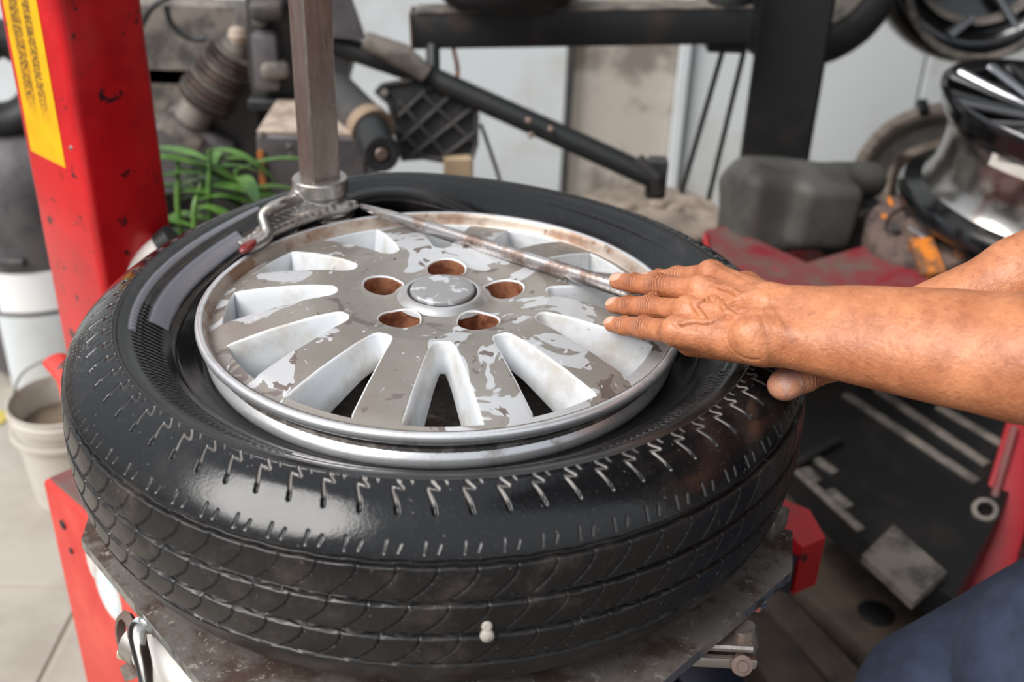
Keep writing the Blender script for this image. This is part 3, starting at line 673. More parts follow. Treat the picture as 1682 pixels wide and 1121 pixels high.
# column
Mx = V3(-.434, .32, 0); Lx = V3(-.538, .414, 0); lu = unit(Lx-Mx); rn = V3(-lu[1], lu[0], 0)*-1.
rn = V3(lu[1], -lu[0], 0); 
if rn[0] < 0: rn = -rn
WL, WRr = .145, .105; zc0, zc1 = -.36, .95
cc = Mx+lu*WL/2+rn*WRr/2; Rc = np.stack([lu, rn, UP], 1)
if np.linalg.det(Rc) < 0: Rc = np.stack([rn, lu, UP], 1); sz = (WRr, WL, zc1-zc0)
else: sz = (WL, WRr, zc1-zc0)
colm = MB().box((cc[0], cc[1], (zc0+zc1)/2), sz, Rc, bev=.011, seg=4).build('column', m_red, ch)
nL = unit(np.cross(UP, lu)); nL = nL if nL[1] < 0 else -nL   # outward normal of the left face
q = [onplane(52, 247, Mx, nL), onplane(109, 277, Mx, nL)]
wd_ = q[1]-q[0]; q0 = q[0]*1.; q0[2] = q[1][2]; wv = unit(V3(wd_[0], wd_[1], 0)); W_ = np.linalg.norm(wd_[:2]); 
base = V3(q[0][0], q[0][1], (q[0][2]+q[1][2])/2)+nL*.0008; H_ = .46
Vq = [base, base+wv*W_, base+wv*W_+UP*H_, base+UP*H_]; Vb = [p-nL*.0005 for p in Vq]
st = mesh_obj('yellow_label', Vq+Vb, [(0, 1, 2, 3), (7, 6, 5, 4), (0, 4, 5, 1), (1, 5, 6, 2), (2, 6, 7, 3), (3, 7, 4, 0)], m_yellow, colm, False, None,
              uvs=[(0, 0), (1, 0), (1, 1), (0, 1)]+[(0, 0)]*20)
st['label'] = 'yellow label with worn tiny print'
c = onplane(117, 243, Mx, nL); MB().lathe([(0, .0022), (.0022, .0018), (.003, 0)], c, nL, n=12).build('screw', m_steel, colm)
# bright fitting at the column's foot and red lever
c = at(216, 448, y=.36); MB().tube([c, c+V3(.045, .01, .035)], .017, 20).build('white_fitting', m_white, ch)
MB().tube([c+V3(.04, .01, .033), c+V3(.055, .012, .045)], .018, 20).build('black_cap', m_blk, ch)
a_, b_ = at(90, 592, y=.40), at(128, 668, y=.33)
MB().tube(spline([a_, (a_+b_)/2+V3(.006, 0, .006), b_, b_+V3(.03, -.03, -.1)], 6), .017, 14, ax=(1, .6)).build('red_lever', m_redlit, ch)
a_ = at(70, 612, y=.39); MB().tube([at(97, 600, y=.38), at(106, 606, y=.38)], .011, 16).build('lever_bolt', m_steel, ch)
# hex shaft + swing arm
SX, SY = -.1405, .206
sh = MB().box((SX, SY, .395), (.0335, .0305, .74), rotz(math.radians(38)), bev=.0022).build('square_shaft', m_shaft, ch, smooth=False)
MB().box(((SX-.46)/2, (SY+.38)/2, .80), (.46, .08, .10), rotz(math.atan2(.38-SY, -.46-SX)), bev=.008).build('swing_arm', m_red, ch)
# mount head, one sculpted casting
s1 = SDF(np.arange(-.225, -.085, .0009), np.arange(.085, .265, .0009), np.arange(-.012, .075, .0009))
s1.cyl((SX, SY, .022), (SX, SY, .040), .0295, .003, 0)
s1.cyl((SX, SY, .014), (SX, SY, .024), .0265, .002, .002)
s1.cyl((SX, SY, -.001), (SX, SY, .018), .0245, .003, .004)
for z_ in (-.004, .002, .008): s1.cyl((SX+.006, SY+.002, z_), (SX+.006, SY+.002, z_+.0035), .0285, .0012, .0008)
s1.cap((SX-.018, SY-.014, .028), (SX-.026, SY-.018, .016), .009, .010, .006)
wing = spline([(SX-.022, SY-.018, .024), at(466, 332, z=.031), at(446, 341, z=.029), at(432, 354, z=.023), at(437, 375, z=.014), at(438, 392, z=.008), at(412, 409, z=.0055)], 6)
foot = [(.2235*math.cos(math.radians(a)), .2235*math.sin(math.radians(a)), z) for a, z in zip(np.linspace(151, 118, 16), np.linspace(.005, .012, 16))]
for a, b in zip(wing[:-1], wing[1:]): s1.cap(a, b, .0042, .0042, .003)
for a, b in zip(foot[:-1], foot[1:]): s1.cap(a, b, .0052, .0052, .003)
for i in range(48):
    t = i/47; a = np.array(wing[int((len(wing)-1)*(1-t))]); b = np.array(foot[int(15*t)]); mdl = (a+b)/2+unit(V3(a[0], a[1], 0))*.013; s1.cap(a, mdl, .0024, .0024, .002); s1.cap(mdl, b+V3(0, 0, .002), .0024, .0024, .002)
s1.cap((SX-.008, SY-.018, .006), foot[-2], .007, .0055, .004)
for dx, dz in ((-.006, .017), (.003, .018), (-.013, .016)):   # cast bosses
    s1.ell((SX+dx, SY-.024, dz), np.eye(3), (.0045, .003, .0035), .001)
P_, Q_ = s1.surface()
mh = mesh_obj('mount_head', P_, Q_, m_cast, ch, True, 50)
MB().lathe([(0, -.012), (.008, -.012), (.010, -.009), (.010, .004)], (SX+.010, SY-.006, 0), n=24).build('head_bolt', m_steel, mh)
c = np.array(at(408, 405, z=.008)); e_ = unit(np.array(at(432, 385, z=.012))-c)
si = SDF(np.arange(c[0]-.03, c[0]+.03, .001), np.arange(c[1]-.03, c[1]+.03, .001), np.arange(-.01, .03, .001))
si.ell(c, axes(e_), (.0125, .0065, .0045), 0); P_, Q_ = si.surface(); o = mesh_obj('nose_insert', P_, Q_, m_redplast, mh); o['label'] = 'dark red plastic insert'
# clamps, cylinders under the plate
a_, b_ = at(236, 1062, z=-.235), at(330, 1130, z=-.235); d_ = unit(b_-a_)
MB().tube([a_, a_+d_*.16], .0165, 28).build('pneumatic_cylinder', m_white, ch)
MB().tube([a_-d_*.010, a_+d_*.006], .0185, 28).build('cylinder_end_cap', m_steel, ch)
c = at(208, 1040, z=-.225)
MB().lathe([(0.012, .004), (.016, .004), (.019, 0), (.016, -.004), (.012, -.004)], c, unit(V3(-.8, -.6, .3)), n=24, closed=True).build('ring_bracket', m_rust, ch)
MB().tube([at(198, 1072, z=-.24), at(226, 1078, z=-.24)], .0062, 14).build('brass_fitting', mat('brass', srgb(214, 202, 172), .3, .7), ch)
MB().tube([at(213, 1090, z=-.25), at(222, 1112, z=-.26)], .009, 14).build('threaded_fitting', m_steel, ch)
sp_ = spline([at(250, 1036, z=-.198), at(234, 1028, z=-.200), at(226, 1046, z=-.203), at(236, 1090, z=-.212), at(250, 1150, z=-.228)], 5)
MB().tube(sp_, .0085, 8, ax=(.22, 1.)).build('steel_strap', m_chrome, ch)
# right clamp arm
a_, b_ = at(1110, 1072, z=-.222), at(1222, 1078, z=-.222); Ra = axes(b_-a_)
MB().box((a_+b_)/2, (np.linalg.norm(b_-a_)+.02, .022, .012), Ra, bev=.003, seg=2).build('clamp_arm', m_chrome, ch)
MB().box((a_+b_)/2+V3(0, .003, .012), (np.linalg.norm(b_-a_)+.014, .020, .007), Ra, bev=.002).build('clamp_arm', m_steel, ch)
c = at(1214, 1080, z=-.222)+V3(0, -.008, 0); dn = unit(CP-c)*.6+V3(.1, -.6, .2); dn = unit(dn)
MB().lathe([(0, .009), (.0045, .009), (.0048, .0065), (.0088, .006), (.0092, .002), (.0092, -.01)], c, dn, n=28).build('pivot_bolt', m_pink, ch)
MB().tube([at(1222, 1030, z=-.2), at(1228, 1062, z=-.22)], .0095, 18).build('pivot_post', m_steel, ch)
MB().tube([at(1241, 996, z=-.205), at(1252, 990, z=-.205)], .006, 14).build('bolt', m_chrome, ch)
Rj = rotz(math.radians(-40)); c = at(1270, 858, z=-.175)
MB().box(c+V3(-.012, .012, 0), (.05, .03, .022), Rj, bev=.003, seg=2).build('clamp_jaw', m_steel, ch)
MB().box(c+V3(-.020, .02, .018), (.034, .03, .014), Rj, bev=.003, seg=2).build('clamp_jaw', m_chrome, ch)
# red side block of the machine, right
za = -.40; pts = [at(1281, 818, z=za), at(1330, 838, z=za), at(1356, 884, z=za), at(1318, 900, z=za), at(1270, 850, z=za)]
MB().prism(pts, (0, 0, -.075)).build('red_side_block', m_red, ch, smooth=False)
MB().prism([at(1250, 850, z=-.42), at(1275, 856, z=-.42), at(1318, 904, z=-.42), at(1306, 925, z=-.42), at(1240, 900, z=-.42)], (0, 0, -.05)).build('dark_side_panel', mat('dark navy paint', srgb(24, 22, 44), .5), ch, smooth=False)

# ================================================================== TYRE LEVER
LA_, LB_ = np.array(at(592, 339, z=.010)), np.array(at(1292, 561, z=.030)); ld = unit(LB_-LA_); LL = np.linalg.norm(LB_-LA_)
lv = thing('tyre_lever', 'long worn steel tyre lever crossing the wheel from the mount head to the hands', 'lever', (LA_+LB_)/2)
ts = [0, .006, .03, .07, .12, LL*.75, LL]; rs_ = [.0026, .0036, .0052, .0066, .0073, .0078, .0078]
MB().tube([LA_+ld*t for t in ts], rs_, 28, ax=(.8, 1)).build('bar', m_lever, lv, sharp=60)
MB().tube([LB_-ld*.001, LB_+ld*.02], .0092, 24).build('handle_end', m_steel, lv)

# ================================================================== PERSON
person = thing('person', 'person in navy jeans bracing the rim with one hand and gripping the lever', 'person', (.95, -.08, FZ))
h = .0008
G = SDF(graded(-.0+.12, .14, .335, 1.25, h, 1.10, .012), graded(-.50, -.205, .02, .35, h, 1.10, .012), graded(-.30, -.008, .10, .80, h, 1.10, .012))
fing = {
 'idx': [(1168, 453, .922), (1113, 458, .950), (1082, 459, .966), (1060, 461, .978)],
 'mid': [(1152, 479, .902), (1080, 470, .930), (1042, 466, .950), (1014, 462, .9625)],
 'rin': [(1130, 513, .888), (1068, 505, .922), (1032, 503, .943), (1008, 502, .9575)],
 'lit': [(1110, 546, .876), (1058, 539, .908), (1026, 536, .930), (1005, 533, .944)]}
fj = {k: [np.array(at(a, b, d=d)) for a, b, d in v] for k, v in fing.items()}
hd = unit(np.array(at(1255, 532, d=.85))-fj['rin'][0]); wdv = fj['lit'][0]-fj['idx'][0]; dn_ = unit(np.cross(wdv, hd)); dn_ = dn_ if np.dot(dn_, CP-fj['rin'][0]) > 0 else -dn_
rad = {'idx': (.0116, .0102, .0087, .0071), 'mid': (.0118, .0104, .0089, .0073), 'rin': (.0115, .0100, .0087, .0071), 'lit': (.0112, .0096, .0083, .0068)}
wr = {'idx': at(1262, 499, d=.868), 'mid': at(1260, 515, d=.858), 'rin': at(1254, 540, d=.848), 'lit': at(1248, 561, d=.842)}
for k in fj:                                     # metacarpals and palm first
    G.cap(wr[k], fj[k][0], .0150, .0122, .008)
G.cap(wr['mid']-dn_*.008, (fj['mid'][0]+fj['rin'][0])/2-dn_*.010, .016, .012, .008)
G.cap(at(1250, 566, d=.842), at(1135, 562, d=.884), .0165, .0120, .007)      # heel of the hand, little finger side
G.cap(at(1246, 500, d=.89), at(1185, 478, d=.925), .0150, .0110, .007)
for k in fj:
    J, r_ = fj[k], rad[k]
    T = SDF(*G.A) if False else None
    G.cap(J[0], J[1], r_[0]*.93, r_[1]*.92, .0022 if k != 'x' else 0)
    G.cap(J[1], J[2], r_[1]*.94, r_[2]*.95, .0018); G.cap(J[2], J[3], r_[2]*.96, r_[3], .0018)
    G.ell(J[1]+dn_*.0016, axes(J[2]-J[0], dn_), (r_[1]*1.0, r_[1]*1.03, r_[1]*.98), .003)
    G.ell(J[2]+dn_*.0008, axes(J[3]-J[1], dn_), (r_[2]*.8, r_[2]*1.03, r_[2]), .002)
    G.ell(J[0]+dn_*.0045, np.eye(3), (.0098, .0098, .0088), .006)
# thumb of the same hand, tucked on the far side
tj = [np.array(at(*p[:2], d=p[2])) for p in ((1250, 492, .885), (1226, 472, .912), (1198, 470, .945), (1176, 476, .962))]
for a, b, ra, rb in zip(tj[:-1], tj[1:], (.015, .0125, .011), (.0125, .0112, .0092)): G.cap(a, b, ra, rb, .005)
# tendons, veins
for k in fj:
    a, b = wr[k]+dn_*.0135-(wr[k]-fj['rin'][0])*.12, fj[k][0]+dn_*.0105; m_ = (a+b)/2-dn_*.0004
    for p, q in ((a, m_), (m_, b)): G.cap(p, q, .0024, .0026, .0028)
def dorsal(px, py):
    """point on the back of the hand under a pixel: march the field"""
    v = cF+cR*(px-841)/FPX-cU*(py-560.5)/FPX
    for t in np.arange(.78, 1.0, .0006):
        p = CP+v*t; i = [min(len(a)-1, np.searchsorted(a, c)) for a, c in zip(G.A, p)]
        if G.F[i[0], i[1], i[2]] < .0004: return p
    return CP+v*.87
veins = [[(1245, 490), (1212, 492), (1190, 500), (1172, 490), (1150, 496), (1136, 498)], [(1240, 510), (1214, 522), (1196, 514), (1180, 524), (1160, 530), (1140, 528), (1118, 532)],
         [(1196, 514), (1184, 500), (1172, 490)], [(1262, 496), (1240, 484), (1218, 486), (1200, 476), (1178, 470)], [(1160, 530), (1150, 515), (1140, 502)], [(1300, 500), (1280, 520), (1262, 512), (1246, 516)]]
vp = [[dorsal(*p) for p in v] for v in veins]
for v in vp:
    sv = spline(v, 4)
    for a, b in zip(sv[:-1], sv[1:]): G.cap(a, b, .0017, .0017, .0022)
# wrist, forearm, upper arm
G.cap(at(1266, 504, d=.862), at(1682, 563, d=.785), .0175, .0365, .010)
G.cap(at(1262, 560, d=.848), at(1682, 611, d=.765), .0175, .0365, .010)
G.cap(at(1300, 540, d=.848), at(1682, 590, d=.770), .0190, .0380, .012)
G.cap(at(1400, 548, d=.835), at(1560, 570, d=.80), .030, .036, .014)
G.ell(at(1228, 551, d=.838), np.eye(3), (.0120, .0095, .0120), .009)       # ulna head
G.cap(at(1252, 538, d=.835), at(1330, 560, d=.822), .006, .004, .010)
cpaths = [[(1212, 520), (1198, 536), (1193, 556), (1202, 576), (1224, 590), (1250, 592)], [(1104, 530), (1120, 540), (1150, 545)],
          [(1140, 486), (1160, 494), (1184, 490)], [(1130, 520), (1150, 522), (1176, 516)], [(1176, 466), (1200, 474), (1224, 476)]]
for cp_ in cpaths:
    sv = spline([dorsal(*p) for p in cp_], 4)
    for a, b in zip(sv[:-1], sv[1:]): G.cap(a, b, .0003, .0003, .0021, True)
e1 = np.array(at(1682, 588, d=.772)); fd = unit(e1-np.array(at(1300, 540, d=.85))); el = e1+fd*.085; shL = V3(.70, -.27, .30)
G.cap(e1, el, .041, .040, .012); G.cap(el, shL, .040, .052, .012)
# right hand gripping the lever end
T2_ = [np.array(at(*p[:2], d=p[2])) for p in ((1400, 590, .915), (1362, 600, .893), (1322, 619, .874), (1288, 633, .868))]
for a, b, ra, rb in zip(T2_[:-1], T2_[1:], (.018, .0135, .0118), (.0135, .0118, .0122)): G.cap(a, b, ra, rb, .004)
G.ell(T2_[2], np.eye(3), (.0130, .0125, .0125), .002); G.ell(T2_[3]-unit(T2_[3]-T2_[2])*.002, axes(T2_[3]-T2_[2]), (.0150, .0138, .0118), .002)
w2 = np.array(at(1412, 562, d=.925)); 
for i in range(4):
    k0 = LB_-ld*(.055-.019*i)+V3(.03, .014, .012); k1 = LB_-ld*(.055-.019*i)+V3(.006, -.002, .019); k2 = k1+V3(-.018, -.012, -.012); k3 = k2+V3(.006, .0, -.016)
    k0 = k0+V3(.02, 0, 0)
    G.cap(w2, k0, .019, .0115, .008); G.cap(k0, k1, .0108, .0098, .002); G.cap(k1, k2, .0096, .0090, .002); G.cap(k2, k3, .0088, .008, .002)
f2 = np.array(at(1682, 456, d=.905)); fd2 = unit(f2-w2); e2 = f2+fd2*.07; shR = V3(.80, .12, .33)
G.cap(w2, f2, .0235, .0315, .010); G.cap(w2+V3(0, 0, -.01), f2+V3(0, 0, -.014), .022, .032, .010); G.cap(f2, e2, .035, .040, .012); G.cap(e2, shR, .040, .052, .012)
# trunk, neck and head (beside the frame)
G.ell((.80, -.07, .27), axes((.5, 0, .45)), (.13, .19, .11), .03); G.ell((.90, -.06, .08), axes((.3, 0, .5)), (.16, .16, .10), .04); G.ell((.96, -.06, -.10), np.eye(3), (.12, .16, .12), .04)
G.cap((.78, -.08, .34), (.71, -.085, .45), .058, .052, .02)
hc = V3(.66, -.09, .54); HA = axes((-.8, 0, -.5)); 
G.ell(hc, HA, (.095, .076, .095), .01); G.ell(hc+HA[:, 0]*.035-HA[:, 2]*.055, HA, (.055, .055, .055), .02)
G.ell(hc+HA[:, 0]*.098-HA[:, 2]*.018, HA, (.018, .012, .022), .008)
for s_ in (-1, 1):
    G.ell(hc+HA[:, 1]*.078*s_-HA[:, 2]*.01, HA, (.02, .008, .03), .004); G.ell(hc+HA[:, 0]*.092+HA[:, 1]*.032*s_+HA[:, 2]*.004, HA, (.008, .015, .008), .004, True)
G.rbox(hc+HA[:, 0]*.086-HA[:, 2]*.058, HA, (.01, .024, .003), .002, .003, True)
P_, Q_ = G.surface()
cr_ = np.zeros(len(P_)); 
loc = (P_[:, 0] < .34)
Pn = P_[loc]
cl = np.zeros(len(Pn))
for k in fj:
    J = fj[k]
    for ji, env, amp in ((1, .0105, 1.), (2, .0065, .9)):
        d = unit(J[ji+1]-J[ji-1]); q = Pn-J[ji]; t = q@d; dist = np.linalg.norm(q-t[:, None]*d, axis=1)
        dors = np.clip((q@dn_)/.006, 0, 1); m_ = (dist < rad[k][ji]*1.35)
        bow = t+.0018*((q@np.cross(d, dn_))/.01)**2
        st_ = (.5+.5*np.cos(2*PI*bow/.0026+ji))**2
        cl = np.maximum(cl, amp*np.exp(-(t/env)**2)*st_*dors*m_)
J = T2_; d = unit(J[3]-J[1]); q = Pn-J[2]; t = q@d; dist = np.linalg.norm(q-t[:, None]*d, axis=1)
cl = np.maximum(cl, np.exp(-(t/.006)**2)*(.5+.5*np.cos(2*PI*t/.003))**2*(dist < .018))
for (px, py, px2, py2, d1_) in ((1243, 520, 1262, 600, .84), (1262, 498, 1285, 560, .85), (1085, 520, 1108, 530, .89)):
    a, b = np.array(at(px, py, d=d1_)), np.array(at(px2, py2, d=d1_)); ab = b-a; L2_ = ab@ab; tt = np.clip(((Pn-a)@ab)/L2_, 0, 1); v = cF
    q = Pn-(a+tt[:, None]*ab); q = q-(q@v)[:, None]*v; cl = np.maximum(cl, .28*np.exp(-(np.linalg.norm(q, axis=1)/.0022)**2)*((Pn@cF) < (a@cF)+.03))
cr_[loc] = cl
# press the creases into the surface
nrmv = np.zeros_like(P_); e1_ = P_[Q_[:, 2]]-P_[Q_[:, 0]]; e2_ = P_[Q_[:, 3]]-P_[Q_[:, 1]]; fn = np.cross(e1_, e2_)
for c_ in range(4): np.add.at(nrmv, Q_[:, c_], fn)
nrmv /= np.linalg.norm(nrmv, axis=1)[:, None]+1e-12
P_ = P_-nrmv*(cr_*.0005)[:, None]
pale = np.zeros(len(P_)); dt = np.linalg.norm(P_-T2_[3], axis=1); pale = np.clip(1.35-dt/.020, 0, 1)
body = mesh_obj('body', P_, Q_, m_skin, person, True, 0, attrs={'crease': cr_, 'pale': pale, 'wrinkle': cr_})
def nail(tip, prev, nrm, r, name='nail', m=m_nail, L=.0062, W=.95):
    d = unit(tip-prev); n0 = unit(nrm-d*np.dot(nrm, d)); sd = np.cross(d, n0); V = []; F = []; a_, b_ = 10, 10
    for lay in (0., -.0006):
        for i in range(a_+1):
            for j in range(b_+1):
                x, y = 2*i/a_-1, 2*j/b_-1; X = x*math.sqrt(1-y*y/2); Y = y*math.sqrt(1-x*x/2); X = .35*X+.65*x*(1-.10*y*y); Y = .35*Y+.65*y*(1-.10*x*x)
                ph = Y*W; rr = r*1.015+.0004+lay-.0005*(abs(Y)**4)
                V.append(tip+d*(X*L-r*.12)+sd*(math.sin(ph)*rr)+n0*(math.cos(ph)*rr-.0018*max(0, X)**2*1.2))
    k = (a_+1)*(b_+1)
    for lay in (0, 1):
        for i in range(a_):
            for j in range(b_):
                q = [lay*k+i*(b_+1)+j, lay*k+(i+1)*(b_+1)+j, lay*k+(i+1)*(b_+1)+j+1, lay*k+i*(b_+1)+j+1]; F.append(tuple(q if lay else q[::-1]))
    return mesh_obj(name, V, F, m, person, True, 0)
for k in ('mid', 'rin', 'lit', 'idx'): nail(fj[k][3], fj[k][2], dn_, rad[k][3])
vt = unit(CP-T2_[3]); o = nail(T2_[3]+unit(T2_[3]-T2_[2])*.001, T2_[2], unit(vt+V3(.22, .0, .12)), .0125, 'thumb_nail', m_nail2, .0088, .95)
# clothes
def cloth(name, prims, m, h_=.006, lo=None, hi=None):
    Gc = SDF(np.arange(lo[0], hi[0], h_), np.arange(lo[1], hi[1], h_), np.arange(lo[2], hi[2], h_))
    for p in prims:
        if p[0] == 'c': Gc.cap(*p[1:5], k=p[5])
        else: Gc.ell(p[1], p[2], p[3], p[4])
    P_, Q_ = Gc.surface(); n1 = np.sin(P_[:, 0]*60+P_[:, 2]*35)*np.sin(P_[:, 1]*48+P_[:, 2]*20)*.0022; 
    return mesh_obj(name, P_+n1[:, None]*V3(-.5, -.5, .5), Q_, m, person, True, 0)
cloth('shirt', [('e', (.80, -.07, .27), axes((.5, 0, .45)), (.142, .205, .125), .03), ('e', (.90, -.06, .08), axes((.3, 0, .5)), (.175, .175, .115), .04), ('e', (.96, -.06, -.08), np.eye(3), (.14, .18, .13), .04),
      ('c', (.72, -.262, .28), (.655, -.27, .22), .068, .064, .02), ('c', (.80, .12, .31), (.735, .10, .24), .068, .064, .02)], m_shirt, .007, (.5, -.4, -.25), (1.2, .3, .48))
KN = at(1745, 1108, d=.87); KF = at(1560, 1180, d=1.03)
jeans = cloth('jeans', [('e', (.98, -.08, -.16), np.eye(3), (.15, .19, .13), .03), ('c', V3(.95, -.22, -.20), KN, .098, .078, .03), ('c', KN, KN+V3(.06, .01, -.47), .076, .058, .02),
      ('c', V3(.95, .02, -.17), KF, .098, .088, .03), ('c', KF, KF+V3(.05, .0, -.40), .078, .060, .02)], m_denim, .006, (.38, -.50, FZ+.03), (1.25, .26, .02))
for f0 in (KN+V3(.05, .01, 0), KF+V3(.045, 0, 0)):
    sb = SDF(np.arange(f0[0]-.22, f0[0]+.1, .006), np.arange(f0[1]-.08, f0[1]+.08, .006), np.arange(FZ-.01, FZ+.14, .006))
    sb.cap((f0[0]+.02, f0[1], FZ+.045), (f0[0]-.14, f0[1], FZ+.034), .042, .033, .01); sb.cap((f0[0]+.02, f0[1], FZ+.05), (f0[0]+.02, f0[1], FZ+.1), .042, .045, .01)
    P_, Q_ = sb.surface(); P_[:, 2] = np.maximum(P_[:, 2], FZ+.001); mesh_obj('shoe', P_, Q_, m_blk2, person)
hs_ = SDF(np.arange(.5, .82, .005), np.arange(-.22, .05, .005), np.arange(.40, .68, .005))
hs_.ell(hc+HA[:, 2]*.012-HA[:, 0]*.014, HA, (.097, .082, .097), 0); hs_.ell(hc+HA[:, 0]*.06-HA[:, 2]*.06, HA, (.08, .1, .10), .01, True)
P_, Q_ = hs_.surface(); mesh_obj('hair', P_, Q_, m_hair, person)
for s_ in (-1, 1):
    MB().lathe([(0, .004), (.006, .0035), (.011, 0), (.006, -.004), (0, -.005)], hc+HA[:, 0]*.086+HA[:, 1]*.032*s_+HA[:, 2]*.004, HA[:, 0], n=16).build('eye', mat('eye', srgb(60, 50, 44), .2), person)
# ================================================================== BACKGROUND
def px_r(px, d): return px*d/FPX
def depth_of(p): return float((np.asarray(p)-CP)@cF)
# ---- black post with beam
py_ = 1.12
a, b = at(1236, 60, y=py_), at(1400, 60, y=py_); pc = (a+b)/2; pw = abs(b[0]-a[0])
lift = thing('lift_post', 'tall black steel post with a horizontal black beam reaching left', 'post', (pc[0], py_+.07, FZ))
zb = FZ
MB().box((pc[0]+.0, py_+.07, (zb+1.1)/2), (pw*.72, .13, 1.1-zb), rotz(math.radians(-14)), bev=.006).build('upright', m_blk2, lift)
MB().box((pc[0]+.05, py_+.17, (zb+1.1)/2), (.05, .10, 1.1-zb), bev=.004).build('flange', m_blk2, lift)
a, b = at(680, 46, y=py_-.01), at(1232, 37, y=py_-.01); Rb = axes(b-a); L = np.linalg.norm(b-a)
bh = px_r(56, depth_of(a))/math.cos(.25)
MB().box((a+b)/2, (L, .060, bh), Rb, bev=.004, seg=2).build('beam', m_blk, lift)
tp_ = MB().box((a+b)/2+UP*(bh/2+.002), (L-.01, .064, .005), Rb, bev=.001).build('beam_top_plate', m_dust, lift)
MB().box(a-Rb[:, 0]*.002, (.006, .066, bh*1.05), Rb, bev=.002).build('end_plate', m_rust, lift)
c = at(1190, 74, y=py_); MB().box(c, (.07, .05, .018), bev=.003).build('bracket', m_blk2, lift)
for (p, q) in (((1188, 80), (1118, 322)), ((1222, 84), (1163, 330))):
    MB().tube([at(*p, y=py_+.01), at(*q, y=py_+.05)], .0052, 12).build('tie_rod', m_blk2, lift)
MB().box((pc[0]+.01, py_+.08, FZ+.01), (.30, .30, .02), bev=.003).build('base_plate', m_blk2, lift)
# black tyre resting on the beam, just under the top edge
t0_ = a+(b-a)*.27+UP*(bh/2+.062+.008)
tt = thing('scooter_tyre', 'small dark tyre resting on top of the black beam', 'tyre', t0_)
def torus_prof(R0, w_, h_, n=14): return [(R0+h_*math.cos(2*PI*i/n), w_*math.sin(2*PI*i/n)) for i in range(n)]
MB().lathe(torus_prof(.100, .058, .036), t0_, n=40, closed=True).build('carcass', m_rub2, tt)
MB().lathe([(.066, .03), (.060, .03), (.050, 0), (.060, -.03), (.066, -.03)], t0_, n=36).build('bead_ring', m_dust, tt)
t1_ = a+(b-a)*.93+UP*(bh/2+.052); c0 = thing('black_housing', 'small black round housing standing on the beam beside the post', 'housing', t1_)
MB().lathe([(0, .05), (.03, .05), (.036, .04), (.04, -.045), (0, -.045)], t1_, n=24).build('shell', m_blk, c0)
MB().lathe([(.037, -.01), (.043, -.01), (.043, -.02), (.038, -.02)], t1_, n=24).build('clamp_band', m_dust, c0)

# ---- ribbed bracket hanging on a short rod under the beam
rb_ = at(705, 195, y=1.02); rk = thing('ribbed_pedal', 'black ribbed cast pedal plate hanging below the beam end', 'pedal', at(705, 265, y=1.02))
MB().tube([at(711, 76, y=1.08), at(712, 150, y=1.03)], px_r(14, 1.6), 18).build('hanger_rod', m_blk, rk)
nrm_ = unit(CP-rb_)*.7+V3(0, -.5, .1); nrm_ = unit(nrm_); su = unit(np.cross(UP, nrm_)); sv = np.cross(nrm_, su)
def onp(px, py, off=0): return onplane(px, py, rb_, nrm_)+nrm_*off
out = [(628, 140), (680, 131), (752, 133), (772, 148), (783, 190), (782, 238), (776, 258), (740, 266), (695, 258), (662, 262), (650, 215), (640, 170), (618, 150)]
MB().prism([onp(x, y) for x, y in out], -nrm_*.012).build('back_plate', m_blk, rk, smooth=False)
ed = [onp(x, y, .006) for x, y in out]; MB().tube(ed+[ed[0]], .0045, 8).build('rim', m_darkgrey, rk)
for (p, q) in (((655, 192), (700, 148)), ((660, 232), (752, 146)), ((676, 256), (778, 176)), ((722, 262), (780, 218)), ((690, 150), (776, 232)), ((656, 165), (738, 262)), ((740, 142), (780, 184)), ((652, 208), (700, 260))):
    MB().box((onp(*p, .006)+onp(*q, .006))/2, (np.linalg.norm(onp(*p)-onp(*q)), .0065, .014), axes(onp(*q)-onp(*p), nrm_), bev=.002).build('rib', m_darkgrey, rk)
MB().lathe([(0, .006), (.006, .005), (.007, 0)], onp(632, 152, .006), nrm_, n=14).build('bolt', m_dust, rk)
# ---- diagonal tube and roller arm (bead breaker)
bk = thing('bead_breaker_arm', 'dusty black round tube slanting down to the right behind the tyre', 'arm', at(1075, 318, y=.95))
p = [at(540, 68, y=1.06), at(700, 124, y=1.04), at(820, 178, y=1.01), at(950, 236, y=.98), at(1068, 290, y=.95)]
MB().tube(p, px_r(25, 1.45), 28).build('tube', m_blk, bk)
MB().tube([at(598, 66, y=1.02), at(660, 92, y=1.02), at(700, 122, y=1.02)], [.016, .022, .016], 20).build('elbow_lug', m_dust, bk)
MB().tube([at(1046, 262, y=.95), at(1076, 292, y=.94), at(1082, 312, y=.95)], px_r(16, 1.45), 20).build('hinge', m_darkgrey, bk)
MB().box(at(1078, 292, y=.98), (.036, .03, .075), bev=.004).build('hinge_block', m_darkgrey, bk)
for q in ((868, 198), (872, 222), (905, 212)): MB().lathe([(0, .004), (.005, .003), (.006, 0)], at(*q, y=.965), V3(0, -.8, .5), n=12).build('bolt', m_pink, bk)
ro = thing('roller_arm', 'grey tube arm ending in a black rubber roller with a pinkish bolt', 'arm', at(625, 290, y=.80))
a, b = at(552, 150, y=1.0), at(612, 215, y=.86); ax_ = unit(at(626, 254, y=.80)-at(600, 200, y=.90))
MB().tube([a, b], [.034, .036], 28).build('tube', m_darkgrey, ro)
MB().tube([b-unit(b-a)*.022, b+unit(b-a)*.004], .0385, 28).build('tan_ring', m_tan, ro)
c = at(626, 252, y=.79); 
MB().tube([at(606, 205, y=.87), c-ax_*.003], .029, 30).build('sleeve', m_blk, ro)
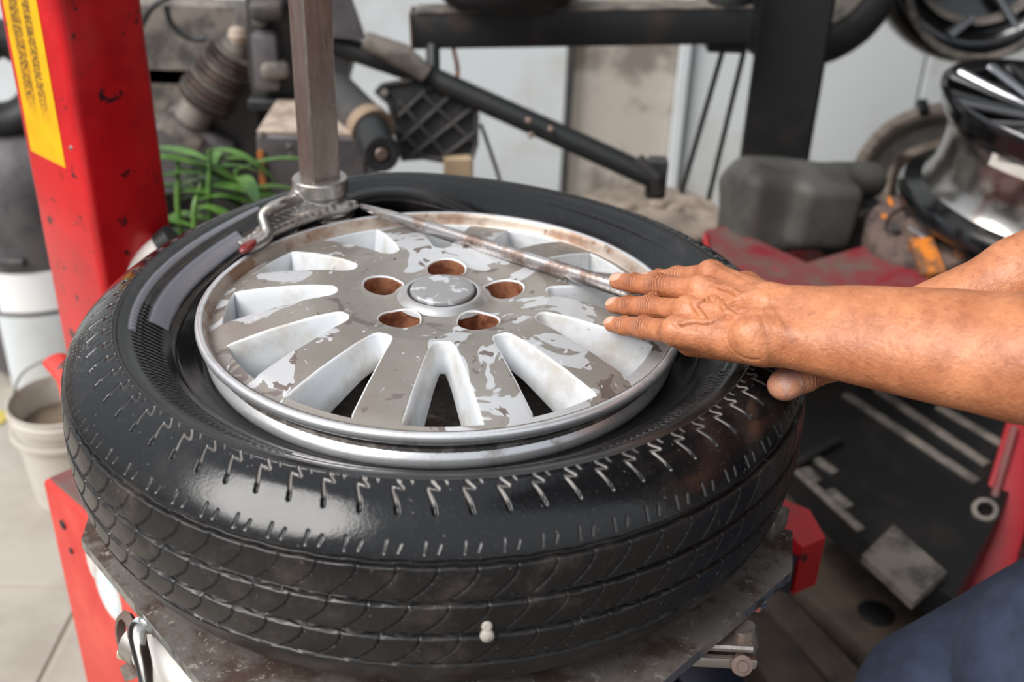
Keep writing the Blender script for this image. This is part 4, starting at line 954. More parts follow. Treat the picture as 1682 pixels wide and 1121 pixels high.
MB().lathe([(.010, .002), (.014, .008), (.026, .009), (.0295, .004), (.0300, -.010), (.027, -.014)], c, unit(ax_*.6+(CP-c)*.5), n=40).build('rubber_ring', m_rub2, ro)
MB().lathe([(0, .011), (.008, .011), (.0105, .009), (.0105, -.002)], c, unit(ax_*.6+(CP-c)*.5), n=24).build('bolt', m_pink, ro)
# ---- dark casting behind the shaft with two bolts
cs = thing('arm_casting', 'dark grey machine casting with two bolts behind the hex shaft', 'casting', at(440, 200, y=1.05))
yy = 1.05
MB().prism([at(402, -30, y=yy), at(480, -30, y=yy), at(560, 40, y=yy), at(575, 110, y=yy), at(560, 170, y=yy), at(500, 178, y=yy), at(420, 175, y=yy), at(408, 120, y=yy)], (0, .10, .0)).build('housing', m_darkgrey, cs, smooth=False)
MB().prism([at(470, -40, y=yy-.03), at(560, -40, y=yy-.03), at(597, 66, y=yy-.03), at(520, 60, y=yy-.03)], (0, .03, 0)).build('gusset', m_greyp, cs, smooth=False)
MB().box(at(440, 98, y=yy-.02), (.045, .05, .10), bev=.008, seg=2).build('rib', m_greyp, cs)
MB().box(at(452, 112, y=yy-.03), (.05, .06, .028), rotz(.2), bev=.012, seg=3).build('clamp_lug', m_dust, cs)
MB().box(at(440, 14, y=yy-.03), (.06, .06, .035), rotz(.1), bev=.012, seg=3).build('clamp_lug', m_darkgrey, cs)
for q in ((427, 32), (437, 138)):
    c = at(*q, y=yy-.015); MB().lathe([(0, .010), (.004, .010), (.005, .006), (.012, .005), (.0155, 0), (.0155, -.02)], c, V3(0, -1, .25), n=24).build('bolt', m_dust, cs)
MB().box(at(470, 168, y=yy-.01), (.13, .05, .02), bev=.004).build('foot_bar', m_blk, cs)
# ---- grey box with dusty top
gb = thing('control_box', 'grey sheet metal box with a dusty beige top and orange corner strip', 'box', at(500, 420, y=.86))
a = at(420, 222, y=.84); b = at(600, 222, y=.84); hx = (b[0]-a[0]); H_ = .42
MB().box(((a[0]+b[0])/2, .84+.09, a[2]-H_/2), (hx, .18, H_), bev=.004).build('shell', m_greyp, gb)
MB().box(((a[0]+b[0])/2, .84+.09, a[2]+.004), (hx*.98, .175, .008), bev=.002).build('dusty_lid', m_beige, gb)
c = at(431, 285, y=.835); MB().box((c[0], .836, c[2]-.04), (.011, .004, .16), bev=.001).build('orange_strip', m_orange, gb)
for q in ((475, 240), (478, 256), (430, 220)):
    MB().lathe([(0, .003), (.004, .002), (.005, 0)], at(*q, y=.84), V3(0, -1, 0), n=12).build('screw', m_dust, gb)
bb = thing('beige_block', 'small beige cardboard coloured block standing behind the tyre', 'block', at(752, 312, y=.98))
c = at(752, 288, y=.98); MB().box(c+V3(0, .03, -.03), (.052, .05, .12), bev=.003).build('block', mat('beige card', srgb(196, 172, 140), .8, 0, srgb(170, 148, 122), 12), bb)
MB().box(c+V3(0, .03, -.28), (.20, .14, .38), bev=.006).build('pedestal', m_darkgrey, bb)
c = at(845, 250, y=1.0); 
tag(MB().tube(spline([at(790, 205, y=1.0), at(806, 250, y=1.02), at(822, 300, y=1.02), at(832, 345, y=1.0)], 6), .0035, 10).build('thin_hose', m_hose), 'thin dark hose hanging down right of the ribbed pedal plate', 'hose')
tag(MB().tube(spline([at(745, 80, y=1.16), at(752, 120, y=1.12), at(742, 160, y=1.1)], 6), .004, 10).build('thin_wire', m_orange), 'thin tan wire beside the short rod under the beam', 'wire')
# ---- finned compressor pump, hoses, ducts at the left
pu = thing('compressor_pump', 'dusty finned compressor cylinder lying slanted behind the red column', 'compressor', at(340, 300, y=1.25))
yy = 1.25; p0, p1 = at(408, 52, y=yy), at(318, 190, y=yy); pd = unit(p1-p0)
MB().tube([p0, p0+pd*.02, p1+pd*.01], [.020, .030, .038], 28).build('cylinder', m_dust, pu)
for i in range(11):
    c = p0+pd*(.045+.0125*i); MB().tube([c, c+pd*.003], .050+.0006*i, 32).build('fin', m_rust if i % 3 else m_dust, pu)
MB().box(p1+pd*.03, (.03, .10, .09), axes(pd), bev=.008, seg=2).build('cylinder_head', m_dust, pu)
MB().box(at(330, 208, y=yy)+V3(.02, 0, -.035), (.10, .05, .05), axes((1, 0, -.55)), bev=.016, seg=3).build('crankcase', m_greyp, pu)
MB().tube([at(400, 70, y=yy-.05), at(412, 10, y=yy-.05)], .026, 20).build('intake', m_dust, pu)
MB().lathe([(0, .018), (.016, .012), (.020, 0), (.016, -.012), (0, -.018)], at(392, 58, y=yy-.07), n=20).build('intake_dome', m_beige, pu)
MB().box(at(300, 255, y=yy+.12), (.30, .08, .16), bev=.01).build('base_tank', m_greyp, pu)
MB().box(at(320, 120, y=yy+.12), (.34, .04, .30), bev=.01).build('belt_guard', m_dust, pu)
MB().box(at(380, 250, y=yy+.05), (.16, .08, .34), bev=.01).build('stand', m_blk2, pu)
sf = thing('steel_shelf', 'grey dusty shelf beam behind the red column near the top left', 'shelf', at(320, 100, y=1.5))
c = at(318, 96, y=1.5); MB().box(c, (.62, .30, .035), bev=.003).build('board', m_dust, sf)
MB().box(c+V3(0, .12, -.5), (.6, .02, .9), bev=.003).build('back_sheet', m_darkgrey, sf)
for dx in (-.29, .29): MB().box(c+V3(dx, 0, (FZ-c[2])/2), (.03, .28, c[2]-FZ-.02), bev=.002).build('leg', m_darkgrey, sf)
c2 = at(330, 48, y=1.5); sc_ = thing('grey_bundle', 'pale grey dusty cloth bundle on the shelf at the top left', 'bundle', (c2[0], 1.5, c[2]+.018))
for dx, dz, r_ in ((-.16, .055, .07), (-.02, .06, .08), (.12, .05, .07)):
    s2 = MB().lathe([(0, r_*.8), (r_*.6, r_*.7), (r_, r_*.2), (r_*1.05, -r_*.3), (r_*.9, -r_*.72), (0, -r_*.74)], (c2[0]+dx, 1.5, c[2]+.018+r_*.74), n=20).build('fold', m_dust, sc_)
for q, nm_ in (([(228, 52), (250, 12), (300, -16)], 'rubber_hose'), ([(272, 8), (282, 40), (310, 62), (338, 64)], 'rubber_hose')):
    o = MB().tube(spline([at(x, y, y=1.2) for x, y in q], 8), .0058, 12).build(nm_, m_hose)
    tag(o, 'black rubber hose arching up beside the red column' if q[0][0] < 240 else 'black rubber hose looping down onto the dusty shelf', 'hose')
# ---- plant
yy = .72; root = at(345, 380, y=yy); root[2] = FZ
pt = thing('leafy_plant', 'green leafy plant growing between the red column and the tyre', 'plant', root)
MB().lathe([(0, .16), (.085, .16), (.088, .17), (.095, .17), (.095, .16), (.07, 0), (0, 0)], root, n=28).build('pot', m_rust, pt)
def leaf(p0, d, L, W, droop):
    d = unit(d); sd = unit(np.cross(d, UP)); V = []; F = []; n = 8
    for i in range(n+1):
        t = i/n; c = p0+d*L*t-UP*droop*t*t*L; w_ = W*math.sin(PI*min(1, .06+t*.94))**.8*(1-.25*t)
        for s_ in (-1, 0, 1): V.append(c+sd*w_*s_-UP*(0.18*w_ if s_ == 0 else 0))
    for i in range(n):
        for j in range(2): F.append((i*3+j, i*3+j+1, i*3+j+4, i*3+j+3))
    k = len(V); V2 = V+[v-UP*.0007 for v in V]; F2 = F+[tuple(q+k for q in f[::-1]) for f in F]
    return mesh_obj('leaf', V2, F2, m_leaf, pt, True, 0)
for (sx, sy, top) in ((348, 395, (344, 246)), (300, 400, (292, 262)), (392, 380, (388, 280)), (322, 400, (330, 300))):
    a = at(sx, sy, y=yy+random.uniform(-.05, .05)); b = at(*top, y=yy); base = V3(root[0]+(a[0]-root[0])*.3, yy, FZ+.15)
    st_ = spline([base, a, b], 8); MB().tube(st_, np.linspace(.0065, .0035, len(st_)), 8).build('stem', m_leaf, pt)
    for k in range(11):
        t = .34+.062*k; p = st_[min(len(st_)-1, int(t*len(st_)))]; an = random.uniform(0, 2*PI) if k % 2 else (0 if k % 4 else PI)+random.uniform(-.5, .5)
        leaf(p, V3(math.cos(an), .5*math.sin(an), random.uniform(.15, .6)), random.uniform(.09, .17), random.uniform(.008, .014), random.uniform(.3, .9))
# ---- far left: grey tank with pale panel, black valve cluster
yy = 1.18; tkc = at(18, 470, y=yy)
tk = thing('air_tank', 'grey upright air tank with a bright white panel at the far left', 'tank', (tkc[0], yy+.16, FZ))
MB().lathe([(0, -.27), (.06, -.275), (.12, -.30), (.155, -.345), (.165, -.40), (.165, FZ+.06), (.15, FZ+.02), (0, FZ+.01)], (tkc[0], yy+.16, 0), n=48).build('shell', m_greyp, tk)
z1, z2 = at(50, 447, y=yy+.01)[2], at(50, 509, y=yy+.01)[2]
MB().lathe([(.165, z2), (.168, z2), (.168, z1), (.165, z1)], (tkc[0], yy+.16, 0), n=30, a0=-PI*.56, a1=-PI*.06).build('white_panel', mat('bright white enamel', srgb(246, 246, 246), .3), tk)
MB().lathe([(.165, z2-.2), (.167, z2-.2), (.167, z2-.012), (.165, z2-.012)], (tkc[0], yy+.16, 0), n=30, a0=-PI*.58, a1=-PI*.05).build('lower_band', m_wall, tk)
MB().box(at(22, 430, y=yy), (.055, .03, .02), bev=.004).build('bracket', m_darkgrey, tk)
vc = at(28, 345, y=yy+.1)
va = thing('valve_cluster', 'black valve fittings and hoses on top of the grey tank at the left edge', 'valve', (vc[0], yy+.16, -.275))
MB().tube([V3(vc[0], yy+.13, -.262), at(28, 320, y=yy+.1), at(24, 290, y=yy+.1)], [.03, .024, .018], 18).build('valve_body', m_blk, va)
MB().tube(spline([at(24, 290, y=yy+.1), at(34, 250, y=yy+.1), at(44, 205, y=yy+.1), at(48, 150, y=yy+.1)], 6), .0065, 10).build('rod', m_hose, va)
MB().tube(spline([at(-12, 282, y=yy+.1), at(20, 277, y=yy+.1), at(52, 279, y=yy+.1)], 6), .004, 10).build('pipe', m_hose, va)
for q in ((8, 352), (44, 358), (58, 352)): MB().lathe([(0, .016), (.012, .014), (.015, 0), (.015, -.03)], at(*q, y=yy+.09), n=16).build('nut', m_darkgrey, va)
MB().tube(spline([at(2, 350, y=yy+.08), at(-6, 320, y=yy+.08), at(12, 300, y=yy+.08)], 6), .009, 10).build('elbow', m_blk, va)
c = at(-6, 130, y=1.3); rt = thing('spare_tyre', 'dark tyre edge at the far left top, half out of the frame', 'tyre', c)
MB().lathe(torus_prof(.085, .05, .035), c, V3(.3, -1, .2), n=40, closed=True).build('carcass', m_rub2, rt)
MB().lathe([(.052, .02), (.045, 0), (.052, -.02)], c, V3(.3, -1, .2), n=30).build('bead_ring', m_darkgrey, rt)
# ---- paint bucket
zb = -.63; c = at(100, 655, z=zb); rB = .092
bu = thing('dirty_bucket', 'dirty white bucket half full of brown sludge on the floor, left', 'bucket', (c[0], c[1], FZ))
MB().lathe([(rB*.80, FZ+.004), (rB*.82, FZ+.002), (rB*.97, zb-.035), (rB*1.03, zb-.03), (rB*1.04, zb-.012), (rB*1.0, zb-.010), (rB*1.02, zb), (rB*.985, zb+.001), (rB*.95, zb-.01), (rB*.80, FZ+.02), (0, FZ+.01)], (c[0], c[1], 0), n=56).build('shell', m_bucket, bu)
MB().lathe([(0, zb-.055), (rB*.6, zb-.052), (rB*.925, zb-.056)], (c[0], c[1], 0), n=40).build('sludge', m_slurry, bu)
MB().lathe([(rB*1.0, zb-.05), (rB*1.06, zb-.05), (rB*1.06, zb-.058), (rB*1.0, zb-.06)], (c[0], c[1], 0), n=40).build('stiffening_ring', m_bucket, bu)
hp = spline([(c[0]-rB*1.03, c[1], zb-.02), (c[0]-rB*.8, c[1]+.03, zb+.035), (c[0], c[1]+.05, zb+.06), (c[0]+rB*.8, c[1]+.03, zb+.035), (c[0]+rB*1.03, c[1], zb-.02)], 8)
MB().tube(hp, .0022, 8).build('handle', m_dust, bu)
yl = at(4, 690, z=FZ); tag(MB().lathe([(0, .012), (.02, .010), (.032, .003), (.03, 0), (0, 0)], (yl[0]-.02, yl[1], FZ+.001), n=20).build('dry_leaf', mat('yellow leaf', srgb(206, 186, 96), .6)), 'yellowish dry leaf on the floor at the left edge', 'leaf')
# ---- drum with dusty lid
zd = at(1065, 345, y=1.08)[2]; c = at(1065, 347, y=1.08); rD = px_r(124, depth_of(c))
dr = thing('steel_drum', 'black drum with a dusty beige lid behind the tyre', 'drum', (c[0], c[1], FZ))
MB().lathe([(rD*.90, zd-.022), (rD*.90, FZ+.01), (rD*.86, FZ+.001), (0, FZ+.001)], (c[0], c[1], 0), n=64).build('shell', m_blk2, dr)
MB().lathe([(0, zd+.004), (rD*.5, zd+.006), (rD*.9, zd+.001), (rD*.97, zd-.001), (rD, zd-.006), (rD*.995, zd-.016), (rD*.93, zd-.024), (rD*.9, zd-.03)], (c[0], c[1], 0), n=72).build('lid', m_beige, dr)
for z_ in (zd-.14, zd-.30): MB().lathe([(rD*.9, z_+.008), (rD*.92, z_), (rD*.9, z_-.008)], (c[0], c[1], 0), n=60).build('hoop', m_blk, dr)
for i, (px, py, r_) in enumerate(((1030, 338, .020), (1085, 332, .022), (1112, 340, .018), (985, 332, .014))):
    q = at(px, py, z=zd+.01); ob = MB().lathe([(0, r_*.55), (r_*.6, r_*.5), (r_, r_*.15), (r_*.9, 0), (0, 0)], (q[0], q[1], zd+.004), n=12).build('dirt_clod', m_beige)
    tag(ob, ['left of centre dirt clod on the dusty drum lid', 'large dirt clod in the middle of the dusty drum lid', 'dirt clod right of the middle one on the drum lid', 'small dirt clod near the left rim of the drum lid'][i], 'clod', 'dirt clods on the drum lid')
# ---- red machine bed with grey casting
zr = -.30
rbd = thing('red_machine_bed', 'dusty dark red steel machine bed behind the hand', 'machine bed', at(1330, 440, z=FZ))
P1 = [at(1158, 378, z=zr), at(1190, 372, z=zr), at(1245, 395, z=zr), at(1325, 432, z=zr), at(1440, 398, z=zr), at(1500, 430, z=zr), at(1560, 500, z=zr), at(1380, 520, z=zr), at(1300, 500, z=zr), at(1230, 452, z=zr), at(1168, 420, z=zr)]
MB().prism(P1, (0, 0, -.012)).build('bed_plate', m_redust, rbd, smooth=False)
q = [at(1160, 384, z=zr), at(1170, 424, z=zr), at(1232, 456, z=zr), at(1302, 504, z=zr)]
for a, b in zip(q[:-1], q[1:]): MB().box((a+b)/2+V3(0, 0, -.05), (np.linalg.norm(b-a)+.006, .008, .10), axes(b-a), bev=.002).build('front_edge', m_red, rbd)
c = at(1380, 455, z=zr-.1); MB().box((c[0]+.03, c[1]+.16, (zr-.02+FZ)/2), (.20, .12, zr-.02-FZ), rotz(-.4), bev=.006).build('pedestal', m_redust, rbd)
# grey casting: two lumps
ca_ = thing('grey_casting', 'bulky dusty grey machine housing at the foot of the black post', 'housing', at(1320, 420, y=.92))
c = at(1300, 350, y=.92); d0 = depth_of(c)
sg_ = SDF(np.arange(c[0]-.20, c[0]+.28, .0045), np.arange(c[1]-.16, c[1]+.24, .0045), np.arange(c[2]-.16, c[2]+.16, .0045))
cl_ = at(1258, 340, y=.90); sg_.rbox(cl_+V3(0, .03, -.01), axes((1, .2, -.1)), (.058, .06, .078), .03, .02)
cl2 = at(1345, 345, y=.90); sg_.rbox(cl2+V3(0, .03, -.01), axes((1, .25, -.1)), (.062, .06, .062), .022, .02)
sg_.cap(at(1330, 300, y=.93), at(1425, 296, y=1.0), .036, .034, .02); sg_.cap(at(1228, 300, y=.95), at(1300, 300, y=.95), .03, .034, .03)
sg_.cap(at(1200, 300, y=.97), at(1205, 380, y=.97), .02, .02, .02)
P_, Q_ = sg_.surface(); n1 = np.sin(P_@V3(40, 25, 33))*.002; mesh_obj('shell', P_+n1[:, None]*V3(0, -1, .5), Q_, m_dust2 if 'm_dust2' in globals() else mat('grimy grey cast metal', srgb(84, 82, 78), .65, .1, srgb(58, 56, 54), 9, .4, .62), ca_, True, 0)
c = at(1395, 372, y=.95); MB().box(c, (.11, .10, .10), rotz(.25), bev=.01).build('motor_block', m_blk2, ca_)
MB().lathe([(0, .006), (.02, .006), (.022, 0)], at(1378, 352, y=.9), V3(.2, -1, .3), n=20).build('cover', m_darkgrey, ca_)
# ---- rusty hub disc with orange paint
c = at(1515, 384, z=-.27); rh = px_r(92, depth_of(c))
hb = thing('rusty_hub', 'rusty brake hub with orange paint marks left of the black wheel', 'hub', c)
ax_ = unit(V3(-.15, -.35, 1.))
MB().lathe([(0, .02), (.3*rh, .02), (.36*rh, .004), (.62*rh, .004), (.66*rh, .012), (.96*rh, .012), (rh, .006), (rh, -.03), (.9*rh, -.035), (0, -.035)], c, ax_, n=48).build('disc', m_rust, hb)
hu, hv_, _ = frame(ax_)
for k in range(5):
    q = c+ax_*.006+(hu*math.cos(k*1.2566+.3)+hv_*math.sin(k*1.2566+.3))*rh*.48; MB().lathe([(0, .012), (.006, .012), (.0075, .008), (.0075, 0)], q, ax_, n=8).build('stud', m_darkgrey, hb)
for q_, s_ in (((1462, 330), (.026, .008, .002)), ((1452, 356), (.012, .010, .002)), ((1522, 425), (.085, .04, .02)), ((1575, 418), (.02, .012, .01))):
    q = onplane(*q_, c+ax_*.013, ax_); MB().box(q, s_, axes(hu, ax_), bev=.002).build('orange_block' if s_[0] > .05 else 'orange_mark', m_orange, hb)
MB().box(onplane(1510, 385, c+ax_*.018, ax_), (.05, .008, .006), axes(hu+hv_*.7, ax_), bev=.002).build('clip', m_mach, hb)
sp_c = c-ax_*.035; MB().box((sp_c[0]+.03, sp_c[1]+.08, (sp_c[2]-.03+FZ)/2), (.07, .07, sp_c[2]-.03-FZ), bev=.01).build('stand', m_blk2, hb)
# ---- black and chrome wheel at the right edge
Cw = at(1768, 176, y=.86); axw = unit(V3(.09, -.10, 1.)); sw, tw, _ = frame(axw); RW = .215
bw = thing('black_chrome_wheel', 'black alloy wheel with polished barrel standing at the right edge', 'wheel', Cw-axw*.20)
MB().lathe([(RW*.93, -.02), (RW*.95, -.004), (RW*.985, .0), (RW, -.004), (RW*1.0, -.012), (RW*.975, -.020), (RW*.955, -.034), (RW*.93, -.045), (RW*.90, -.052)], Cw, axw, n=120).build('front_lip', m_blackgloss, bw, sharp=50)
MB().lathe([(RW*.90, -.052), (RW*.86, -.062), (RW*.835, -.085), (RW*.83, -.12), (RW*.85, -.150), (RW*.90, -.168)], Cw, axw, n=120).build('polished_barrel', m_chromedust, bw, sharp=60)
MB().lathe([(RW*.90, -.168), (RW*.96, -.172), (RW*1.03, -.176), (RW*1.06, -.190), (RW*1.05, -.206), (RW*1.0, -.214), (RW*.93, -.21)], Cw, axw, n=120).build('rear_lip', m_blackgloss, bw, sharp=50)
MB().lathe([(RW*.925, -.022), (RW*.86, -.05), (RW*.82, -.10), (RW*.82, -.16)], Cw, axw, n=80).build('inner_barrel', m_blackgloss, bw)
MB().lathe([(0, -.022), (.05, -.022), (.065, -.03), (.07, -.06), (0, -.06)], Cw, axw, n=48).build('hub', m_blackgloss, bw)
for k in range(10):
    for s_ in (-.10, .10):
        an = k*2*PI/10+.25+s_; e = sw*math.cos(an)+tw*math.sin(an); e2_ = sw*math.cos(an-s_*.35)+tw*math.sin(an-s_*.35)
        p = [Cw+e2_*.05-axw*.028, Cw+e*RW*.6-axw*.020, Cw+e*RW*.945-axw*.012]
        MB().tube(p, [.008, .0085, .010], 8, ax=(1., .7)).build('spoke', m_blackgloss if False else (m_mach if (k+(s_ > 0)) % 2 else m_blackgloss), bw)
q = Cw-axw*.078+0; pn = unit(at(1650, 258, d=1.0)-CP); 
# barcode label on the barrel
def barrel_pt(px, py, r_):
    v = cF+cR*(px-841)/FPX-cU*(py-560.5)/FPX; v = v/np.linalg.norm(v); w0 = CP-Cw; vp_ = v-axw*(v@axw); wp = w0-axw*(w0@axw)
    a = vp_@vp_; b = 2*vp_@wp; c_ = wp@wp-r_*r_; t = (-b-math.sqrt(max(0, b*b-4*a*c_)))/(2*a); return CP+v*t
def wrap_label(name, x0, x1, yA, yB, r_, m, nseg=8, slope=.0, par=None):
    pA, pB = barrel_pt(x0, (yA+yB)/2, r_), barrel_pt(x1, (yA+yB)/2+slope*(x1-x0), r_)
    def ang(p): q_ = p-Cw; return math.atan2(q_@tw, q_@sw)
    hA = (barrel_pt(x0, yA, r_)-Cw)@axw; hB = (barrel_pt(x0, yB, r_)-Cw)@axw; a0, a1 = ang(pA), ang(pB)
    if a1-a0 > PI: a1 -= 2*PI
    if a0-a1 > PI: a1 += 2*PI
    V = []; F = []
    for lay in (0, .0006):
        for i in range(nseg+1):
            a = a0+(a1-a0)*i/nseg
            for hh in (hA, hB): V.append(Cw+(sw*math.cos(a)+tw*math.sin(a))*(r_-lay)+axw*hh)
    k = 2*(nseg+1)
    for i in range(nseg): F.append((2*i, 2*i+1, 2*i+3, 2*i+2)); F.append((k+2*i+2, k+2*i+3, k+2*i+1, k+2*i))
    F.append((0, k, k+1, 1)); F.append((2*nseg, 2*nseg+1, k+2*nseg+1, k+2*nseg))
    return mesh_obj(name, V, F, m, par or bw, False, None)
rl = RW*.905
lb = wrap_label('barcode_label', 1629, 1720, 238, 273, rl, m_white, slope=.22); lb['label'] = 'white barcode label'
xq = 1640
while xq < 1705:
    wq = random.choice((1.2, 1.2, 2.0, 2.8)); wrap_label('barcode_bar', xq, xq+wq, 245+.22*(xq-1629), 262+.22*(xq-1629), rl+.0008, m_darkgrey, 1, .22, lb); xq += wq+random.choice((1.4, 2.2))
# support under the wheel
qb = Cw-axw*.205; MB().box((qb[0]+.06, qb[1]+.02, (qb[2]-.06+FZ)/2), (.34, .34, qb[2]-.06-FZ), bev=.01)
stn = thing('wheel_stand', 'dark stand under the black wheel at the right', 'stand', (qb[0]+.06, qb[1]+.02, FZ))
MB().box((qb[0]+.06, qb[1]+.04, (qb[2]-.07+FZ)/2), (.30, .30, qb[2]-.07-FZ), bev=.01).build('box', m_blk2, stn)
MB().box((qb[0]+.06, qb[1]+.04, qb[2]-.062), (.30, .30, .016), bev=.003).build('top_board', m_dust, stn)
# ---- dusty wheel leaning on the wall
Cg = at(1548, 312, y=1.55); axg = unit(V3(-.35, -.75, .55)); Rg = px_r(150, depth_of(Cg))
gw = thing('dusty_grey_wheel', 'dusty grey steel wheel leaning at the white wall behind the black wheel', 'wheel', Cg)
MB().lathe([(Rg*.86, -.01), (Rg*.90, .0), (Rg*.99, .0), (Rg, -.006), (Rg*.98, -.03), (Rg*.96, -.12), (Rg, -.14), (Rg*.9, -.15), (Rg*.86, -.13)], Cg, axg, n=80).build('outer_rim', m_beige, gw)
MB().lathe([(Rg*.86, -.01), (Rg*.82, -.06), (Rg*.60, -.07), (Rg*.56, -.05)], Cg, axg, n=80).build('disc', mat('dusty grey disc', srgb(138, 132, 124), .7, .1, srgb(112, 106, 100), 8), gw)
MB().lathe([(Rg*.62, -.055), (Rg*.62, -.035), (Rg*.52, -.030), (Rg*.50, -.05)], Cg, axg, n=64).build('inner_ring', m_beige, gw)
gu, gv, _ = frame(axg)
for k in range(5):
    e = gu*math.cos(k*1.2566)+gv*math.sin(k*1.2566); MB().box(Cg+e*Rg*.30-axg*.06, (Rg*.42, .02, .012), axes(e, axg), bev=.003).build('spoke', m_dust, gw)
MB().lathe([(0, -.04), (Rg*.16, -.04), (Rg*.18, -.06)], Cg, axg, n=30).build('hub', m_darkgrey, gw)
MB().tube([at(1515, 168, y=1.58), at(1519, 186, y=1.55)], .012, 14).build('valve', m_blk, gw)
wk = thing('storage_crate', 'dark crate carrying the leaning dusty wheel', 'crate', (Cg[0]+.08, 1.62, FZ))
MB().box((Cg[0]+.1, 1.66, (Cg[2]-Rg*.8+FZ)/2), (.5, .34, Cg[2]-Rg*.8-FZ), bev=.008).build('box', m_darkgrey, wk)
for i in range(3): MB().box((Cg[0]+.1, 1.485, FZ+.12+.16*i), (.5, .012, .10), bev=.003).build('slat', m_wood, wk)
# ---- tyres and wheel hanging at the upper right
def hang(name, lab, c, ax, R0, w_, m, spk=False):
    t = thing(name, lab, 'tyre' if not spk else 'wheel', c)
    MB().lathe(torus_prof(R0*.80, w_, R0*.20, 18), c, ax, n=64, closed=True).build('carcass', m, t)
    MB().lathe([(R0*.62, w_*.6), (R0*.56, w_*.4), (R0*.56, -w_*.4), (R0*.62, -w_*.6)], c, ax, n=48).build('bead_ring', m_dust, t)
    return t
c = at(1326, -66, y=1.45); hang('spare_tyre', 'dusty grey-brown tyre hanging behind the black post', c, V3(.25, -1, .2), px_r(172, depth_of(c)), .07, m_rub2)
c = at(1610, -75, y=1.58); t = hang('spare_wheel', 'black wheel and tyre hanging on the wall at the upper right corner', c, V3(-.2, -1, .1), px_r(175, depth_of(c)), .08, m_blackgloss, True)
c2 = at(1618, -30, y=1.50); Rr_ = px_r(128, depth_of(c2)); axr = unit(V3(-.1, -1, .25))
MB().lathe([(Rr_*.90, .0), (Rr_*.94, .006), (Rr_, .004), (Rr_*.98, -.012), (Rr_*.92, -.016)], c2, axr, n=72).build('rim_lip', m_dust, t)
MB().lathe([(Rr_*.90, .0), (Rr_*.84, -.05), (Rr_*.3, -.07), (0, -.07)], c2, axr, n=64).build('dish', m_blackgloss, t)
ru, rv, _ = frame(axr)
for q0, q1 in (((1605, 28), (1562, 58)), ((1640, -20), (1680, 50)), ((1600, -60), (1520, -40))):
    MB().tube([onplane(*q0, c2, axr)-axr*.03, onplane(*q1, c2, axr)-axr*.02], [.012, .016], 12, ax=(1, .6)).build('spoke', m_mach, t)
# pegs in the wall that carry them
for k_, (c_, yy_) in enumerate(((at(1326, -66, y=1.45), 1.45), (at(1610, -75, y=1.62), 1.62), (at(-6, 130, y=1.3), 1.3))):
    MB().tube([(c_[0], yy_-.06, c_[2]+.045), (c_[0], WY+.01, c_[2]+.045)], .012, 12).build('trim_%d' % (k_+3), m_darkgrey)['kind'] = 'structure'
# ================================================================== LOWER RIGHT
zk = -.57
ck = thing('black_steel_ramp', 'black steel machine cover with slotted grooves under the forearm', 'machine', at(1450, 800, z=FZ))
Pk = [at(1180, 560, z=zk), at(1560, 560, z=zk), at(1690, 735, z=zk), at(1640, 850, z=zk), at(1565, 985, z=zk), at(1440, 905, z=zk), at(1330, 800, z=zk), at(1230, 700, z=zk)]
MB().prism(Pk, (0, 0, -.05)).build('cover', m_blk2, ck, smooth=False)
def bar(p, q, w_, name, m, z=None, hh=.008, par=None):
    z = zk+.003 if z is None else z; a, b = at(*p, z=z), at(*q, z=z); return MB().box((a+b)/2, (np.linalg.norm(b-a), w_, hh), axes(b-a), bev=.003, seg=2).build(name, m, par or ck)
for p, q in (((1388, 648), (1606, 793)), ((1440, 640), (1622, 764)), ((1540, 668), (1700, 762))): bar(p, q, .017, 'slide_rail', m_dust)
for p, q in (((1285, 752), (1415, 872)), ((1245, 690), (1300, 738)), ((1336, 752), (1372, 778)), ((1322, 770), (1345, 792)), ((1362, 806), (1396, 834))): bar(p, q, .017 if p[0] > 1290 else .014, 'slot_strip', m_dust)
bar((1298, 768), (1380, 722), .012, 'lock_lever', m_blk, zk+.012, .012)
c = at(1618, 838, z=zk+.01); MB().lathe([(.012, .004), (.018, .004), (.020, 0), (.018, -.004), (.012, -.004)], c, V3(-.3, -.5, .8), n=28, closed=True).build('ring', m_dust, ck)
a, b = at(1655, 690, z=-.50), at(1560, 1012, z=-.70)
rl_ = thing('red_side_rail', 'red painted steel channel rail at the right edge', 'rail', (b[0]+.03, b[1], FZ))
Rr2 = axes(b-a); MB().box((a+b)/2+V3(.05, .02, 0), (np.linalg.norm(b-a)*1.06, .07, .05), Rr2, bev=.005, seg=2).build('channel', mat('deep red paint', srgb(150, 10, 26), .5, 0, srgb(120, 10, 22), 9), rl_)
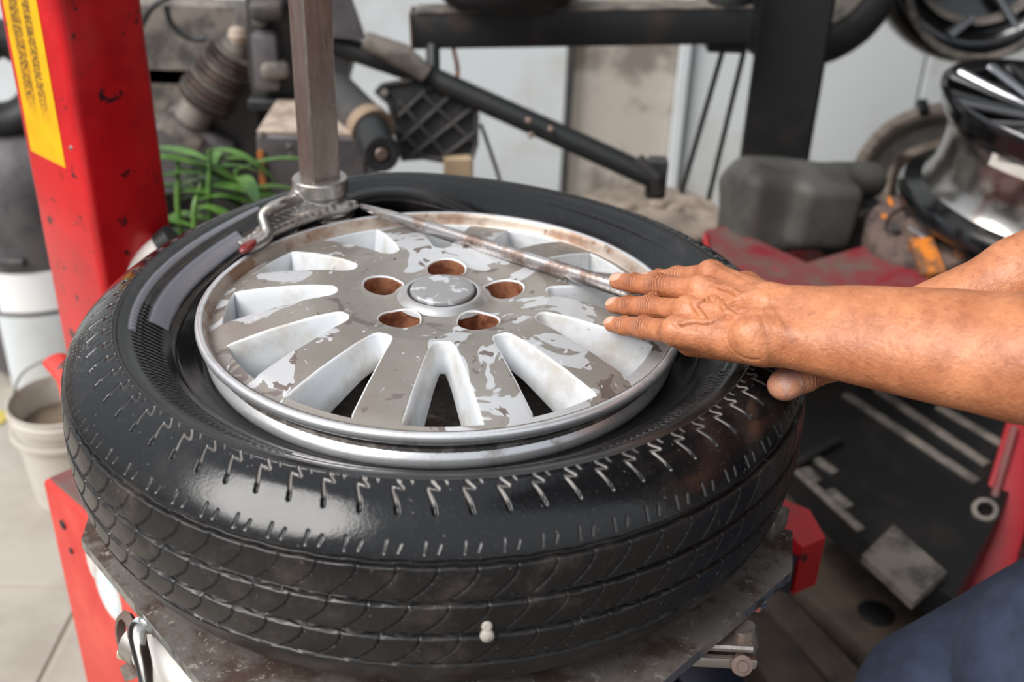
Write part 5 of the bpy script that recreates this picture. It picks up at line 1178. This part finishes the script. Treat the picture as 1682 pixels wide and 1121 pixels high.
MB().box((a+b)/2+V3(.015, .0, -.05), (np.linalg.norm(b-a)*1.06, .012, .12), Rr2, bev=.003).build('side_plate', m_redust, rl_)
MB().box((b[0]+.04, b[1], (FZ+b[2]-.02)/2), (.06, .06, b[2]-.02-FZ), bev=.004).build('foot', m_redust, rl_)
MB().box((a[0]+.06, a[1], (FZ+a[2]-.02)/2), (.06, .06, a[2]-.02-FZ), bev=.004).build('foot', m_redust, rl_)
zz = zk+.014; Ps = [at(1468, 862, z=zz), at(1556, 940, z=zz), at(1500, 990, z=zz), at(1416, 912, z=zz)]
MB_ = MB().prism(Ps, (0, 0, -.013)); o = MB_.build('pad', m_dust, None, smooth=False); o.name = 'grey_wedge_block'
tag(o, 'flat grey worn block lying on the black slotted cover', 'block')
# timbers on the floor
def plank(p, q, w_, label, zt=FZ+.075, m=m_wood, dz=.07, col_=None):
    a, b = at(*p, z=zt), at(*q, z=zt); b = a+(b-a)*1.25; c = (a+b)/2; o = MB().box((c[0], c[1], zt-dz/2), (np.linalg.norm(b-a), w_, dz), axes(b-a), bev=.004, seg=2).build('timber_plank', m)
    return tag(o, label, 'plank', 'grimy timbers on the dark floor')
plank((1330, 905), (1530, 1075), .17, 'widest grimy timber plank in front of the black cover')
plank((1255, 965), (1395, 1115), .055, 'narrow timber just right of the turntable corner', FZ+.06)
plank((1230, 1010), (1310, 1121), .085, 'timber plank nearest the turntable clamp arm', FZ+.055)
plank((1425, 872), (1540, 985), .035, 'narrow dark timber under the grey block', FZ+.095, m_darkgrey, .09)
cfl = at(1440, 1005, z=FZ+.08); tag(MB().lathe([(0, .006), (.02, .005), (.03, 0), (0, 0)], (cfl[0], cfl[1], FZ+.076), n=16).build('oil_puddle', m_blk2), 'small dark oil lump on the widest timber', 'oil spot')
a = at(1160, 1121, z=FZ+.1); 
tag(MB().box((a[0], a[1], FZ+.06), (.09, .08, .12), rotz(.5), bev=.012, seg=2).build('blue_bag', mat('dark blue plastic', srgb(20, 26, 46), .4, 0, srgb(90, 34, 46), 12, .58, .62)), 'dark blue and red plastic bag on the floor under the clamp arm', 'bag')
